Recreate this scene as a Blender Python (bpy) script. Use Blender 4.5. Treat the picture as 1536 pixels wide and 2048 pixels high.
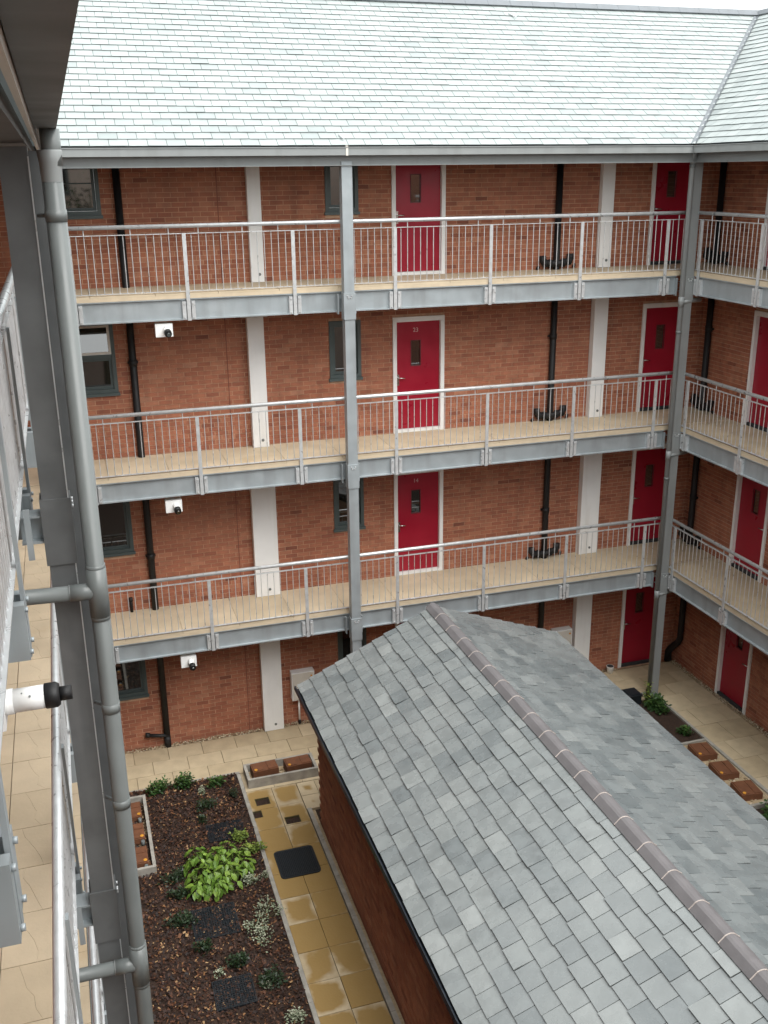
import bpy, math, random
from mathutils import Matrix, Vector
random.seed(7)
S = bpy.context.scene
for o in list(bpy.data.objects): bpy.data.objects.remove(o)
COL = S.collection

# ------------------------------------------------------------------ camera
YAW, PITCH, ROLL = .3037, .3273, .0116
CAM = Vector((-4.303, -15.603, 10.055)); FPX = 2007.65
def cam_axes():
    cy, sy, cp, sp = math.cos(YAW), math.sin(YAW), math.cos(PITCH), math.sin(PITCH)
    f = Vector((sy*cp, cy*cp, -sp)); r = Vector((cy, -sy, 0)); d = f.cross(r)
    cr, sr = math.cos(ROLL), math.sin(ROLL)
    return r*cr + d*sr, d*cr - r*sr, f
CR, CD, CF = cam_axes()
def pix(p):                                   # photograph pixel of a world point: used only to pick which pieces show largest
    q = Vector(p) - CAM; w = q.dot(CF)
    if w < .05: return (-9999, -9999, w)
    return (768 + FPX*q.dot(CR)/w, 1024 + FPX*q.dot(CD)/w, w)
cd = bpy.data.cameras.new('camera'); cam = bpy.data.objects.new('camera', cd); COL.objects.link(cam)
cd.sensor_fit = 'VERTICAL'; cd.sensor_height = 24; cd.sensor_width = 18; cd.lens = FPX/2048*24
cd.clip_start = .05; cd.clip_end = 500
cam.matrix_world = Matrix(((CR.x, -CD.x, -CF.x, CAM.x), (CR.y, -CD.y, -CF.y, CAM.y), (CR.z, -CD.z, -CF.z, CAM.z), (0, 0, 0, 1)))
S.camera = cam

# ------------------------------------------------------------------ sky, sun, exposure
SUN_EL, SUN_AZ = math.radians(60), math.radians(155)
w = bpy.data.worlds.new('World'); S.world = w; w.use_nodes = True
nt = w.node_tree; nt.nodes.clear()
sky = nt.nodes.new('ShaderNodeTexSky'); sky.sky_type = 'NISHITA'; sky.sun_disc = False
sky.sun_elevation = SUN_EL; sky.sun_rotation = SUN_AZ
sky.air_density = 1.0; sky.dust_density = 6.0; sky.ozone_density = 1.0
hs = nt.nodes.new('ShaderNodeHueSaturation'); hs.inputs['Saturation'].default_value = .16
mul = nt.nodes.new('ShaderNodeMix'); mul.data_type = 'RGBA'; mul.inputs['Factor'].default_value = .72
mul.inputs['B'].default_value = (8.4, 8.75, 8.7, 1)          # an even cloud layer over the clear-sky gradient
bg = nt.nodes.new('ShaderNodeBackground'); bg.inputs['Strength'].default_value = .13
out = nt.nodes.new('ShaderNodeOutputWorld')
nt.links.new(sky.outputs[0], hs.inputs['Color']); nt.links.new(hs.outputs[0], mul.inputs['A'])
nt.links.new(mul.outputs['Result'], bg.inputs['Color']); nt.links.new(bg.outputs[0], out.inputs[0])
sl = bpy.data.lights.new('sun', 'SUN'); sl.energy = 1.4; sl.angle = math.radians(60); sl.color = (1, .97, .93)
so = bpy.data.objects.new('sun', sl); COL.objects.link(so)
sd = Vector((math.sin(SUN_AZ)*math.cos(SUN_EL), math.cos(SUN_AZ)*math.cos(SUN_EL), math.sin(SUN_EL)))
so.rotation_euler = sd.to_track_quat('Z', 'Y').to_euler()
S.view_settings.view_transform = 'Standard'; S.view_settings.look = 'None'; S.view_settings.gamma = 1
S.view_settings.use_curve_mapping = False
S.view_settings.exposure = 1.12

# ------------------------------------------------------------------ helpers
WM = {}
def place(o, parent, mat=None):
    mat = mat or Matrix.Identity(4); COL.objects.link(o)
    if parent is not None:
        o.parent = parent; o.matrix_parent_inverse = WM[parent].inverted()
    o.matrix_basis = mat; WM[o] = mat.copy(); return o
def tag(o, label=None, cat=None, group=None, kind=None):
    for k, v in (('label', label), ('category', cat), ('group', group), ('kind', kind)):
        if v: o[k] = v
    return o
def thing(name, loc, label, cat, group=None):
    o = bpy.data.objects.new(name, None); o.empty_display_size = .1
    place(o, None, Matrix.Translation(Vector(loc))); return tag(o, label, cat, group)

class Fr:                                     # a local frame: u along, n out of the surface, z up (or upslope)
    def __init__(s, o, u, n, z=(0, 0, 1)): s.o, s.u, s.n, s.z = Vector(o), Vector(u), Vector(n), Vector(z)
    def __call__(s, u, n, z): return s.o + s.u*u + s.n*n + s.z*z
    def mat(s, u, n, z):
        p = s(u, n, z)
        return Matrix(((s.u.x, s.n.x, s.z.x, p.x), (s.u.y, s.n.y, s.z.y, p.y), (s.u.z, s.n.z, s.z.z, p.z), (0, 0, 0, 1)))
WORLD = Fr((0, 0, 0), (1, 0, 0), (0, 1, 0))

class MB:
    def __init__(s): s.v, s.f, s.t, s.sm = [], [], [], []
    def face(s, pts, tint=.5, smooth=False):
        b = len(s.v); s.v += [tuple(p) for p in pts]; s.f.append(tuple(range(b, b+len(pts)))); s.t.append(tint); s.sm.append(smooth)
    def box(s, x0, x1, y0, y1, z0, z1, tint=.5, fr=WORLD, skip=''):
        b = len(s.v)
        s.v += [tuple(fr(x, y, z)) for x, y, z in ((x0,y0,z0),(x1,y0,z0),(x1,y1,z0),(x0,y1,z0),(x0,y0,z1),(x1,y0,z1),(x1,y1,z1),(x0,y1,z1))]
        F = {'b': (0,3,2,1), 't': (4,5,6,7), 'f': (0,1,5,4), 'k': (2,3,7,6), 'r': (1,2,6,5), 'l': (3,0,4,7)}
        flip = fr.u.cross(fr.n).dot(fr.z) < 0
        for k, q in F.items():
            if k in skip: continue
            q = tuple(b+i for i in q); s.f.append(q[::-1] if flip else q); s.t.append(tint); s.sm.append(False)
        return s
    def tube(s, pts, r, n=10, tint=.5, caps=True, radii=None):
        pts = [Vector(p) for p in pts]; rings = []; prev = None
        for i, p in enumerate(pts):
            a = (pts[i]-pts[i-1]).normalized() if i else (pts[1]-pts[0]).normalized()
            c = (pts[i+1]-pts[i]).normalized() if i < len(pts)-1 else a
            t = (a+c).normalized() if (a+c).length > 1e-6 else a
            if prev is None:
                x = t.orthogonal().normalized()
            else:
                x = (prev - t*prev.dot(t)).normalized()
            prev = x; y = t.cross(x); k = 1/max(.5, t.dot(a)); rr = radii[i] if radii else r
            b = len(s.v); rings.append(b)
            m = (a-c); m = m.normalized() if m.length > 1e-6 else None
            for j in range(n):
                d = x*math.cos(2*math.pi*j/n)*rr + y*math.sin(2*math.pi*j/n)*rr
                if m: d = d + m*(d.dot(m)*(k-1))
                s.v.append(tuple(p+d))
        for a, b in zip(rings, rings[1:]):
            for j in range(n):
                k = (j+1) % n; s.f.append((a+j, a+k, b+k, b+j)); s.t.append(tint); s.sm.append(True)
        if caps:
            s.f.append(tuple(rings[0]+j for j in range(n))[::-1]); s.f.append(tuple(rings[-1]+j for j in range(n)))
            s.t += [tint]*2; s.sm += [False]*2
        return s
    def prism(s, prof, a, b, fn, tint=.5, smooth=False, caps=True):   # profile (p,q) swept from a to b; fn(t,p,q)->point
        i = len(s.v); n = len(prof)
        s.v += [tuple(fn(a, *p)) for p in prof] + [tuple(fn(b, *p)) for p in prof]
        for j in range(n):
            k = (j+1) % n; s.f.append((i+j, i+k, i+n+k, i+n+j)); s.t.append(tint); s.sm.append(smooth)
        if caps:
            s.f.append(tuple(range(i, i+n))[::-1]); s.f.append(tuple(range(i+n, i+2*n))); s.t += [tint]*2; s.sm += [False]*2
        return s
    def mesh(s, name, mat, loc=None):
        me = bpy.data.meshes.new(name); L = Vector(loc) if loc else None
        me.from_pydata([tuple(Vector(v)-L) for v in s.v] if L else s.v, [], s.f)
        at = me.attributes.new('tint', 'FLOAT', 'FACE'); at.data.foreach_set('value', s.t)
        me.polygons.foreach_set('use_smooth', s.sm); me.materials.append(mat); me.update(); return me
    def build(s, name, mat, parent=None, label=None, kind=None, loc=None):
        me = s.mesh(name, mat, loc); o = bpy.data.objects.new(name, me)
        place(o, parent, Matrix.Translation(Vector(loc)) if loc else None); tag(o, label, kind=kind); return o
def inst(me, name, parent, mat):
    return place(bpy.data.objects.new(name, me), parent, mat)
def single(mb, name, mat, loc, label, cat, group=None, kind=None):
    return tag(mb.build(name, mat, None, loc=loc), label, cat, group, kind)
def copy_tree(o, parent=None, move=None):
    c = o.copy(); COL.objects.link(c); WM[c] = WM[o].copy()
    if parent is not None: c.parent = parent
    if move: c.location = Vector(o.location) + Vector(move); WM[c] = Matrix.Translation(Vector(move)) @ WM[o]
    for ch in list(KIDS(o)): copy_tree(ch, c)
    return c
def KIDS(o): return [x for x in WM if x.parent == o]

# ------------------------------------------------------------------ materials
def mat(name, col, rough=.6, metal=0, spec=.5, noise=.12, nscale=6, bump=0, bscale=60, tint=None, coat=0, speck=None, sub=None, streak=None):
    """tint: list of (pos, colour) ramped by the face attribute 'tint'"""
    m = bpy.data.materials.new(name); m.use_nodes = True; t = m.node_tree; N, L = t.nodes, t.links
    p = N['Principled BSDF']; p.inputs['Roughness'].default_value = rough; p.inputs['Metallic'].default_value = metal
    p.inputs['Specular IOR Level'].default_value = spec
    if coat: p.inputs['Coat Weight'].default_value = coat; p.inputs['Coat Roughness'].default_value = .15
    geo = N.new('ShaderNodeNewGeometry'); no = N.new('ShaderNodeTexNoise'); no.inputs['Scale'].default_value = nscale
    no.inputs['Detail'].default_value = 6; L.new(geo.outputs['Position'], no.inputs['Vector'])
    if tint:
        at = N.new('ShaderNodeAttribute'); at.attribute_name = 'tint'; rp = N.new('ShaderNodeValToRGB')
        while len(rp.color_ramp.elements) < len(tint): rp.color_ramp.elements.new(.5)
        for e, (a, c) in zip(rp.color_ramp.elements, tint): e.position = a; e.color = (*c, 1)
        L.new(at.outputs['Fac'], rp.inputs['Fac']); base = rp.outputs['Color']
    else:
        rgb = N.new('ShaderNodeRGB'); rgb.outputs[0].default_value = (*col, 1); base = rgb.outputs[0]
    mr = N.new('ShaderNodeMapRange'); mr.inputs['From Min'].default_value = .3; mr.inputs['From Max'].default_value = .7
    mr.inputs['To Min'].default_value = 1-noise; mr.inputs['To Max'].default_value = 1+noise
    L.new(no.outputs['Fac'], mr.inputs['Value'])
    mx = N.new('ShaderNodeVectorMath'); mx.operation = 'SCALE'; L.new(base, mx.inputs[0]); L.new(mr.outputs[0], mx.inputs['Scale'])
    cur = mx.outputs[0]
    if speck:                                 # second, larger stain layer: (scale, threshold, colour, strength)
        n2 = N.new('ShaderNodeTexNoise'); n2.inputs['Scale'].default_value = speck[0]; n2.inputs['Detail'].default_value = 4
        L.new(geo.outputs['Position'], n2.inputs['Vector'])
        r2 = N.new('ShaderNodeMapRange'); r2.inputs['From Min'].default_value = speck[1]; r2.inputs['From Max'].default_value = speck[1]+.2
        r2.inputs['To Max'].default_value = speck[3]; L.new(n2.outputs['Fac'], r2.inputs['Value'])
        m2 = N.new('ShaderNodeMix'); m2.data_type = 'RGBA'; L.new(r2.outputs[0], m2.inputs['Factor']); L.new(cur, m2.inputs['A'])
        m2.inputs['B'].default_value = (*speck[2], 1); cur = m2.outputs['Result']
    if streak:                                # rain and dirt runs down the face: (colour, strength, threshold)
        mp = N.new('ShaderNodeMapping'); mp.inputs['Scale'].default_value = (5, 5, .45); L.new(geo.outputs['Position'], mp.inputs['Vector'])
        n4 = N.new('ShaderNodeTexNoise'); n4.inputs['Scale'].default_value = 1; n4.inputs['Detail'].default_value = 5; L.new(mp.outputs[0], n4.inputs['Vector'])
        r4 = N.new('ShaderNodeMapRange'); r4.inputs['From Min'].default_value = streak[2]; r4.inputs['From Max'].default_value = streak[2]+.2
        r4.inputs['To Max'].default_value = streak[1]; L.new(n4.outputs['Fac'], r4.inputs['Value'])
        m4 = N.new('ShaderNodeMix'); m4.data_type = 'RGBA'; L.new(r4.outputs[0], m4.inputs['Factor']); L.new(cur, m4.inputs['A'])
        m4.inputs['B'].default_value = (*streak[0], 1); cur = m4.outputs['Result']
    L.new(cur, p.inputs['Base Color'])
    if bump:
        n3 = N.new('ShaderNodeTexNoise'); n3.inputs['Scale'].default_value = bscale; n3.inputs['Detail'].default_value = 5
        L.new(geo.outputs['Position'], n3.inputs['Vector'])
        bp = N.new('ShaderNodeBump'); bp.inputs['Strength'].default_value = bump; bp.inputs['Distance'].default_value = .01
        L.new(n3.outputs['Fac'], bp.inputs['Height']); L.new(bp.outputs[0], p.inputs['Normal'])
    rr = N.new('ShaderNodeMapRange'); rr.inputs['From Min'].default_value = .3; rr.inputs['From Max'].default_value = .7
    rr.inputs['To Min'].default_value = max(.03, rough-.08); rr.inputs['To Max'].default_value = min(1, rough+.08)
    L.new(no.outputs['Fac'], rr.inputs['Value']); L.new(rr.outputs[0], p.inputs['Roughness'])
    if sub: p.inputs['Subsurface Weight'].default_value = sub; p.inputs['Subsurface Radius'].default_value = (.02, .03, .01)
    return m
BRICKS = [(0, (.20, .068, .042)), (.2, (.30, .106, .062)), (.55, (.37, .140, .080)), (.85, (.405, .168, .098)), (1, (.43, .20, .125))]
M = {}
M['brick'] = mat('brick', 0, .85, tint=BRICKS, noise=.14, nscale=9, bump=.4, bscale=90, speck=(.7, .52, (.235, .075, .043), .5), streak=((.17, .07, .045), .45, .52))
M['mortar'] = mat('mortar', (.52, .33, .22), .95, noise=.2, nscale=9, bump=.4, bscale=150)
M['galv'] = mat('galvanised_steel', (.345, .382, .40), .48, .3, noise=.07, nscale=5, speck=(2.5, .52, (.405, .44, .455), .5), streak=((.25, .265, .27), .5, .5))
M['galv2'] = mat('galvanised_rail', (.60, .62, .63), .33, .4, noise=.10, nscale=12)
M['steel_col'] = mat('painted_steel_column', (.125, .131, .133), .5, .1, noise=.14, nscale=5, speck=(7, .58, (.17, .175, .18), .35), streak=((.20, .205, .205), .5, .52))
M['gutter'] = mat('grey_painted_gutter', (.255, .27, .27), .4, .05, noise=.06, nscale=3, streak=((.19, .20, .195), .5, .52))
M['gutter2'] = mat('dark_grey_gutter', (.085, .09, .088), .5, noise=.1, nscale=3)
M['pipe'] = mat('grey_plastic_pipe', (.15, .165, .163), .38, noise=.07, nscale=5)
M['white'] = mat('white_paint', (.83, .835, .83), .5, noise=.05, nscale=2, speck=(3, .62, (.62, .6, .56), .25), streak=((.60, .58, .54), .35, .56))
M['cream'] = mat('off_white_paint', (.66, .63, .57), .5, noise=.06, nscale=4)
M['red'] = mat('red_door_paint', (.32, .006, .025), .34, spec=.5, noise=.08, nscale=3)
M['black'] = mat('black_plastic', (.007, .007, .008), .58, noise=.3, nscale=9)
M['rubber'] = mat('black_rubber', (.012, .016, .02), .5, noise=.3, nscale=20)
M['chrome'] = mat('chrome', (.7, .7, .7), .2, 1, noise=.02)
M['deck'] = mat('tan_deck_slab', 0, .75, noise=.10, nscale=3, bump=.15, bscale=40, tint=[(0, (.52, .425, .295)), (1, (.585, .485, .345))], speck=(1.6, .60, (.44, .30, .14), .45))
M['decklip'] = mat('tan_deck_lip', (.57, .47, .335), .8, noise=.08)
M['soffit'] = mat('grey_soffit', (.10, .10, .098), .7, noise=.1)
M['slate'] = mat('pale_roof_slate', 0, .42, spec=.55, noise=.07, nscale=5, tint=[(0, (.245, .275, .275)), (.5, (.295, .328, .325)), (1, (.335, .366, .36))])
M['slate2'] = mat('grey_green_slate', 0, .27, spec=.65, noise=.12, nscale=5, bump=.6, bscale=6,
    tint=[(0, (.12, .137, .142)), (.35, (.165, .182, .185)), (.7, (.20, .217, .216)), (1, (.25, .267, .264))], speck=(1.4, .44, (.225, .24, .238), .32))
M['under'] = mat('roofing_felt', (.035, .037, .04), .9)
M['under2'] = mat('grey_roof_underlay', (.07, .078, .08), .9)
M['ridge'] = mat('mauve_clay_ridge', (.135, .128, .132), .8, noise=.12, nscale=5, bump=.2)
M['lead'] = mat('lead_flashing', (.15, .165, .18), .55, .2, noise=.15, nscale=6)
M['mort2'] = mat('pale_bedding_mortar', (.42, .37, .34), .9, noise=.25)
M['frame'] = mat('grey_green_window_frame', (.075, .10, .10), .45, noise=.08)
def glass_mat():
    m = bpy.data.materials.new('dark_window_glass'); m.use_nodes = True; p = m.node_tree.nodes['Principled BSDF']
    p.inputs['Base Color'].default_value = (.012, .015, .014, 1); p.inputs['Roughness'].default_value = .03; p.inputs['IOR'].default_value = 2.3
    n = m.node_tree.nodes.new('ShaderNodeTexNoise'); n.inputs['Scale'].default_value = 1.5
    b = m.node_tree.nodes.new('ShaderNodeBump'); b.inputs['Strength'].default_value = .04
    m.node_tree.links.new(n.outputs['Fac'], b.inputs['Height']); m.node_tree.links.new(b.outputs[0], p.inputs['Normal']); return m
M['glass'] = glass_mat()
M['concrete'] = mat('weathered_concrete', (.33, .31, .275), .85, noise=.2, nscale=8, bump=.3, bscale=50, speck=(6, .56, (.20, .21, .18), .5))
M['earth'] = mat('dark_earth', (.035, .018, .011), .95, noise=.5, nscale=20, bump=1, bscale=40)
M['mulch'] = mat('bark_mulch', 0, .7, noise=.4, nscale=30, tint=[(0, (.010, .005, .004)), (.5, (.038, .014, .008)), (.85, (.105, .038, .015)), (.95, (.19, .085, .03)), (1, (.34, .21, .10))])
M['gravel'] = mat('pale_gravel', 0, .85, noise=.2, nscale=30, tint=[(0, (.22, .16, .09)), (.6, (.42, .32, .2)), (1, (.6, .52, .4))])
M['rust'] = mat('rust_brown_block', (.15, .058, .026), .8, noise=.2, nscale=12, bump=.4, bscale=60)
M['yellow'] = mat('yellow_spot', (.62, .28, .03), .6)
M['fascia'] = mat('black_eaves_gutter', (.016, .02, .026), .35, noise=.4, nscale=15)
M['number'] = mat('pale_number', (.62, .42, .42), .5)
M['leaf'] = mat('lime_leaf', 0, .45, spec=.4, noise=.25, nscale=18, tint=[(0, (.07, .14, .02)), (.5, (.135, .235, .033)), (1, (.20, .30, .05))], sub=.1)
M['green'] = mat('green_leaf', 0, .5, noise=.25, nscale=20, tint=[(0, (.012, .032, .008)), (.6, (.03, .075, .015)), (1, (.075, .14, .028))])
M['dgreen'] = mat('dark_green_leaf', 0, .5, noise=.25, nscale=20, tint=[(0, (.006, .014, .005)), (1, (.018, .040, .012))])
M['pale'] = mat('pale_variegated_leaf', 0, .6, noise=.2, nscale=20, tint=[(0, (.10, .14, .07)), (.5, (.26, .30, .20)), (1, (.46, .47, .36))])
M['lime2'] = mat('yellow_green_leaf', 0, .5, noise=.25, nscale=20, tint=[(0, (.06, .11, .02)), (1, (.23, .30, .05))])
M['stem'] = mat('plant_stem', (.07, .06, .025), .8)
def paver_mat():
    """sandstone pavers: pale dry rims, ochre damp centres; the damp patch is a shape of its own on each slab"""
    m = mat('sandstone_paver', 0, .78, noise=.10, nscale=5, bump=.25, bscale=30, tint=[(0, (.42, .335, .215)), (1, (.52, .425, .285))])
    t = m.node_tree; N, L = t.nodes, t.links; p = N['Principled BSDF']; src = p.inputs['Base Color'].links[0].from_socket
    tc = N.new('ShaderNodeTexCoord'); sx = N.new('ShaderNodeSeparateXYZ'); L.new(tc.outputs['Generated'], sx.inputs[0])
    def edge(o):
        a = N.new('ShaderNodeMath'); a.operation = 'SUBTRACT'; a.inputs[1].default_value = .5; L.new(o, a.inputs[0])
        b = N.new('ShaderNodeMath'); b.operation = 'ABSOLUTE'; L.new(a.outputs[0], b.inputs[0]); return b.outputs[0]
    mx = N.new('ShaderNodeMath'); mx.operation = 'SMOOTH_MAX'; mx.inputs[2].default_value = .15
    L.new(edge(sx.outputs[0]), mx.inputs[0]); L.new(edge(sx.outputs[1]), mx.inputs[1])
    geo = N.new('ShaderNodeNewGeometry'); no = N.new('ShaderNodeTexNoise'); no.inputs['Scale'].default_value = 2.6; no.inputs['Detail'].default_value = 3
    L.new(geo.outputs['Position'], no.inputs['Vector'])
    oi = N.new('ShaderNodeAttribute'); oi.attribute_type = 'OBJECT'; oi.attribute_name = 'damp'
    k = N.new('ShaderNodeMath'); k.operation = 'MULTIPLY_ADD'; k.inputs[1].default_value = .75; L.new(no.outputs['Fac'], k.inputs[0]); L.new(oi.outputs['Fac'], k.inputs[2])
    d = N.new('ShaderNodeMath'); d.operation = 'SUBTRACT'; L.new(k.outputs[0], d.inputs[0]); L.new(mx.outputs[0], d.inputs[1])
    r = N.new('ShaderNodeMapRange'); r.inputs['From Min'].default_value = .24; r.inputs['From Max'].default_value = .40; L.new(d.outputs[0], r.inputs['Value'])
    m2 = N.new('ShaderNodeMix'); m2.data_type = 'RGBA'; L.new(r.outputs[0], m2.inputs['Factor']); L.new(src, m2.inputs['A']); m2.inputs['B'].default_value = (.31, .20, .068, 1)
    L.new(m2.outputs['Result'], p.inputs['Base Color'])
    return m
M['paver'] = paver_mat()

# ------------------------------------------------------------------ levels
FL = [0, 2.775, 5.561, 8.347]                  # ground and three gallery floors
WY, RX, LX = 1.196, 7.46, -5.86                # wall faces: back, right, left
RAILR, RAILL = 6.233, -4.62
BACK = Fr((0, WY, 0), (1, 0, 0), (0, -1, 0)); RIGHT = Fr((RX, 0, 0), (0, 1, 0), (-1, 0, 0)); LEFT = Fr((LX, 0, 0), (0, -1, 0), (1, 0, 0))
TOP = 10.34

# ------------------------------------------------------------------ ground
g = MB(); g.box(-120, 120, -120, 120, -.6, -.055); g.build('ground', M['earth'], kind='structure')
def sub_rects(r, holes):
    rs = [r]
    for hx0, hx1, hy0, hy1 in holes:
        o = []
        for x0, x1, y0, y1 in rs:
            a0, a1, b0, b1 = max(x0, hx0), min(x1, hx1), max(y0, hy0), min(y1, hy1)
            if a0 >= a1 or b0 >= b1: o.append((x0, x1, y0, y1)); continue
            if x0 < a0: o.append((x0, a0, y0, y1))
            if a1 < x1: o.append((a1, x1, y0, y1))
            if y0 < b0: o.append((a0, a1, y0, b0))
            if b1 < y1: o.append((a0, a1, b1, y1))
        rs = o
    return rs
PITS = [(-2.10, -1.86, -1.25, -1.04), (-2.20, -2.05, -1.58, -1.38), (-1.73, -1.48, -1.90, -1.70)]
def pave(root, x0, x1, y0, y1, sx, sy, stag=0, holes=(), damp=(-.5, .1)):
    nx = round((x1-x0)/sx); ny = round((y1-y0)/sy); dx, dy = (x1-x0)/nx, (y1-y0)/ny
    for j in range(ny):
        off = stag*dx*(j % 2); us = sorted({x0, x1, *[min(x1, max(x0, x0+i*dx+off)) for i in range(-1, nx+1)]})
        for a, b in zip(us, us[1:]):
            if b-a < .03: continue
            ya, yb = y0+j*dy, y0+(j+1)*dy; mb = MB(); t = random.random(); h = random.uniform(-.0025, .0025)
            for r in sub_rects((a+.004, b-.004, ya+.004, yb-.004), holes):
                mb.box(*r, -.045, h, t)
            if not mb.f: continue
            o = mb.build('paving_slab', M['paver'], root, loc=((a+b)/2, (ya+yb)/2, 0)); o['damp'] = random.uniform(*damp)
pavement = MB(); pavement.box(-4.62, 7.44, -.22, WY-.02, -.054, -.046); pv = pavement.build('pavement', M['gravel'], kind='structure')
pave(pv, -5.8, 5.3, -.19, WY-.12, .62, .45, .5, damp=(-.75, -.05))
for o in list(KIDS(pv)): pass
p2 = MB(); p2.box(5.32, 7.44, -9, -.22, -.0545, -.0465); pv2 = p2.build('pavement', M['gravel'], kind='structure')
pave(pv2, 5.3, RX-.13, -.20, WY-.12, .6, .45, .5, damp=(-.6, 0)); pave(pv2, 6.22, RX-.13, -6.8, -.20, .6, .6, .5, damp=(-.7, .0))
p3 = MB(); p3.box(-2.2, -1.18, -10.5, -.222, -.0535, -.0462); path = p3.build('garden_path', M['gravel'], kind='structure')
pave(path, -2.2, -1.33, -10.4, -.80, .44, .56, 0, PITS, damp=(.34, .7)); pave(path, -2.2, -.7, -.80, -.21, .5, .55, 0, damp=(-.5, 0)); pave(path, -1.325, -.7, -1.60, -.81, .3, .4, 0, damp=(-.2, .2))
kb = MB()
for i in range(11): kb.box(-1.32, -1.25, -1.62-.9*i-.895, -1.62-.9*i, -.04, .035, random.random())
kb.build('path_kerb', M['concrete'], kind='structure')
kb = MB()
for i in range(12): kb.box(-2.265, -2.205, -.25-.9*i-.895, -.25-.9*i, -.05, .03)
for i in range(3): kb.box(-4.18+.66*i, -4.18+.66*i+.655, -.215, -.16, -.05, .02)
kb.build('bed_edging', M['concrete'], kind='structure')

# mulch bed
soil = MB(); nx, ny = 26, 90
hh = [[.01+.03*random.random()+.02*math.sin(i*.7)*math.sin(j*.33) for i in range(nx+1)] for j in range(ny+1)]
for j in range(ny):
    for i in range(nx):
        X = lambda a: -4.55+a*2.28/nx
        Y = lambda b: -.22-b*10.2/ny
        soil.face([(X(i), Y(j+1), hh[j+1][i]), (X(i+1), Y(j+1), hh[j+1][i+1]), (X(i+1), Y(j), hh[j][i+1]), (X(i), Y(j), hh[j][i])], smooth=True)
soil.build('planting_bed', M['earth'], kind='structure')
ch = MB()
for _ in range(26000):
    y = -.24-random.random()**1.15*8.3; x = random.uniform(-4.5, -2.28); l = random.uniform(.006, .021)*(1.6 if random.random() < .08 else 1); wd = l*random.uniform(.3, .7)
    a = random.random()*6.28; p, q = random.gauss(0, .35), random.gauss(0, .35); z = .045+random.random()*.02
    ca, sa = math.cos(a), math.sin(a); t = min(1, random.random()**1.3+(.02 if random.random() < .98 else .3))
    P = [(x+ca*u*l-sa*v*wd, y+sa*u*l+ca*v*wd, z+u*l*p+v*wd*q) for u, v in ((-1, -1), (1, -1), (1.0, 1), (-1, 1))]
    ch.face(P, t)
tag(ch.build('bark_mulch', M['mulch'], loc=(-3.3, -4, 0)), 'dark red brown bark mulch covering the planting bed', 'mulch', kind='stuff')
def gravel(x0, x1, y0, y1, n, label):
    mb = MB()
    for _ in range(n):
        x, y, r = random.uniform(x0, x1), random.uniform(y0, y1), random.uniform(.008, .02); t = random.random(); z = random.uniform(-.01, .012)
        pts = [(x+r*math.cos(k*1.2566+t), y+r*.8*math.sin(k*1.2566+t), z) for k in range(5)]; top = (x, y, z+r)
        for k in range(5): mb.face([pts[k], pts[(k+1) % 5], top], t, True)
    tag(mb.build('gravel', M['gravel'], loc=((x0+x1)/2, (y0+y1)/2, 0)), label, 'gravel', kind='stuff')
gravel(-4.5, 6.1, WY-.12, WY-.01, 2600, 'strip of pale pebbles along the foot of the back brick wall')
gravel(RX-.13, RX-.01, -4, WY-.1, 1300, 'strip of pale pebbles along the foot of the right brick wall')
# bed beside the shed on the right
mb = MB(); mb.box(2.6, 6.2, -9, -.21, -.052, -.012); mb.build('side_bed', M['earth'], kind='structure')
mb = MB()
for i in range(8): mb.box(6.2, 6.25, -.25-.9*i-.89, -.25-.9*i, -.05, .022)
mb.build('side_bed_edging', M['concrete'], kind='structure')

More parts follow.
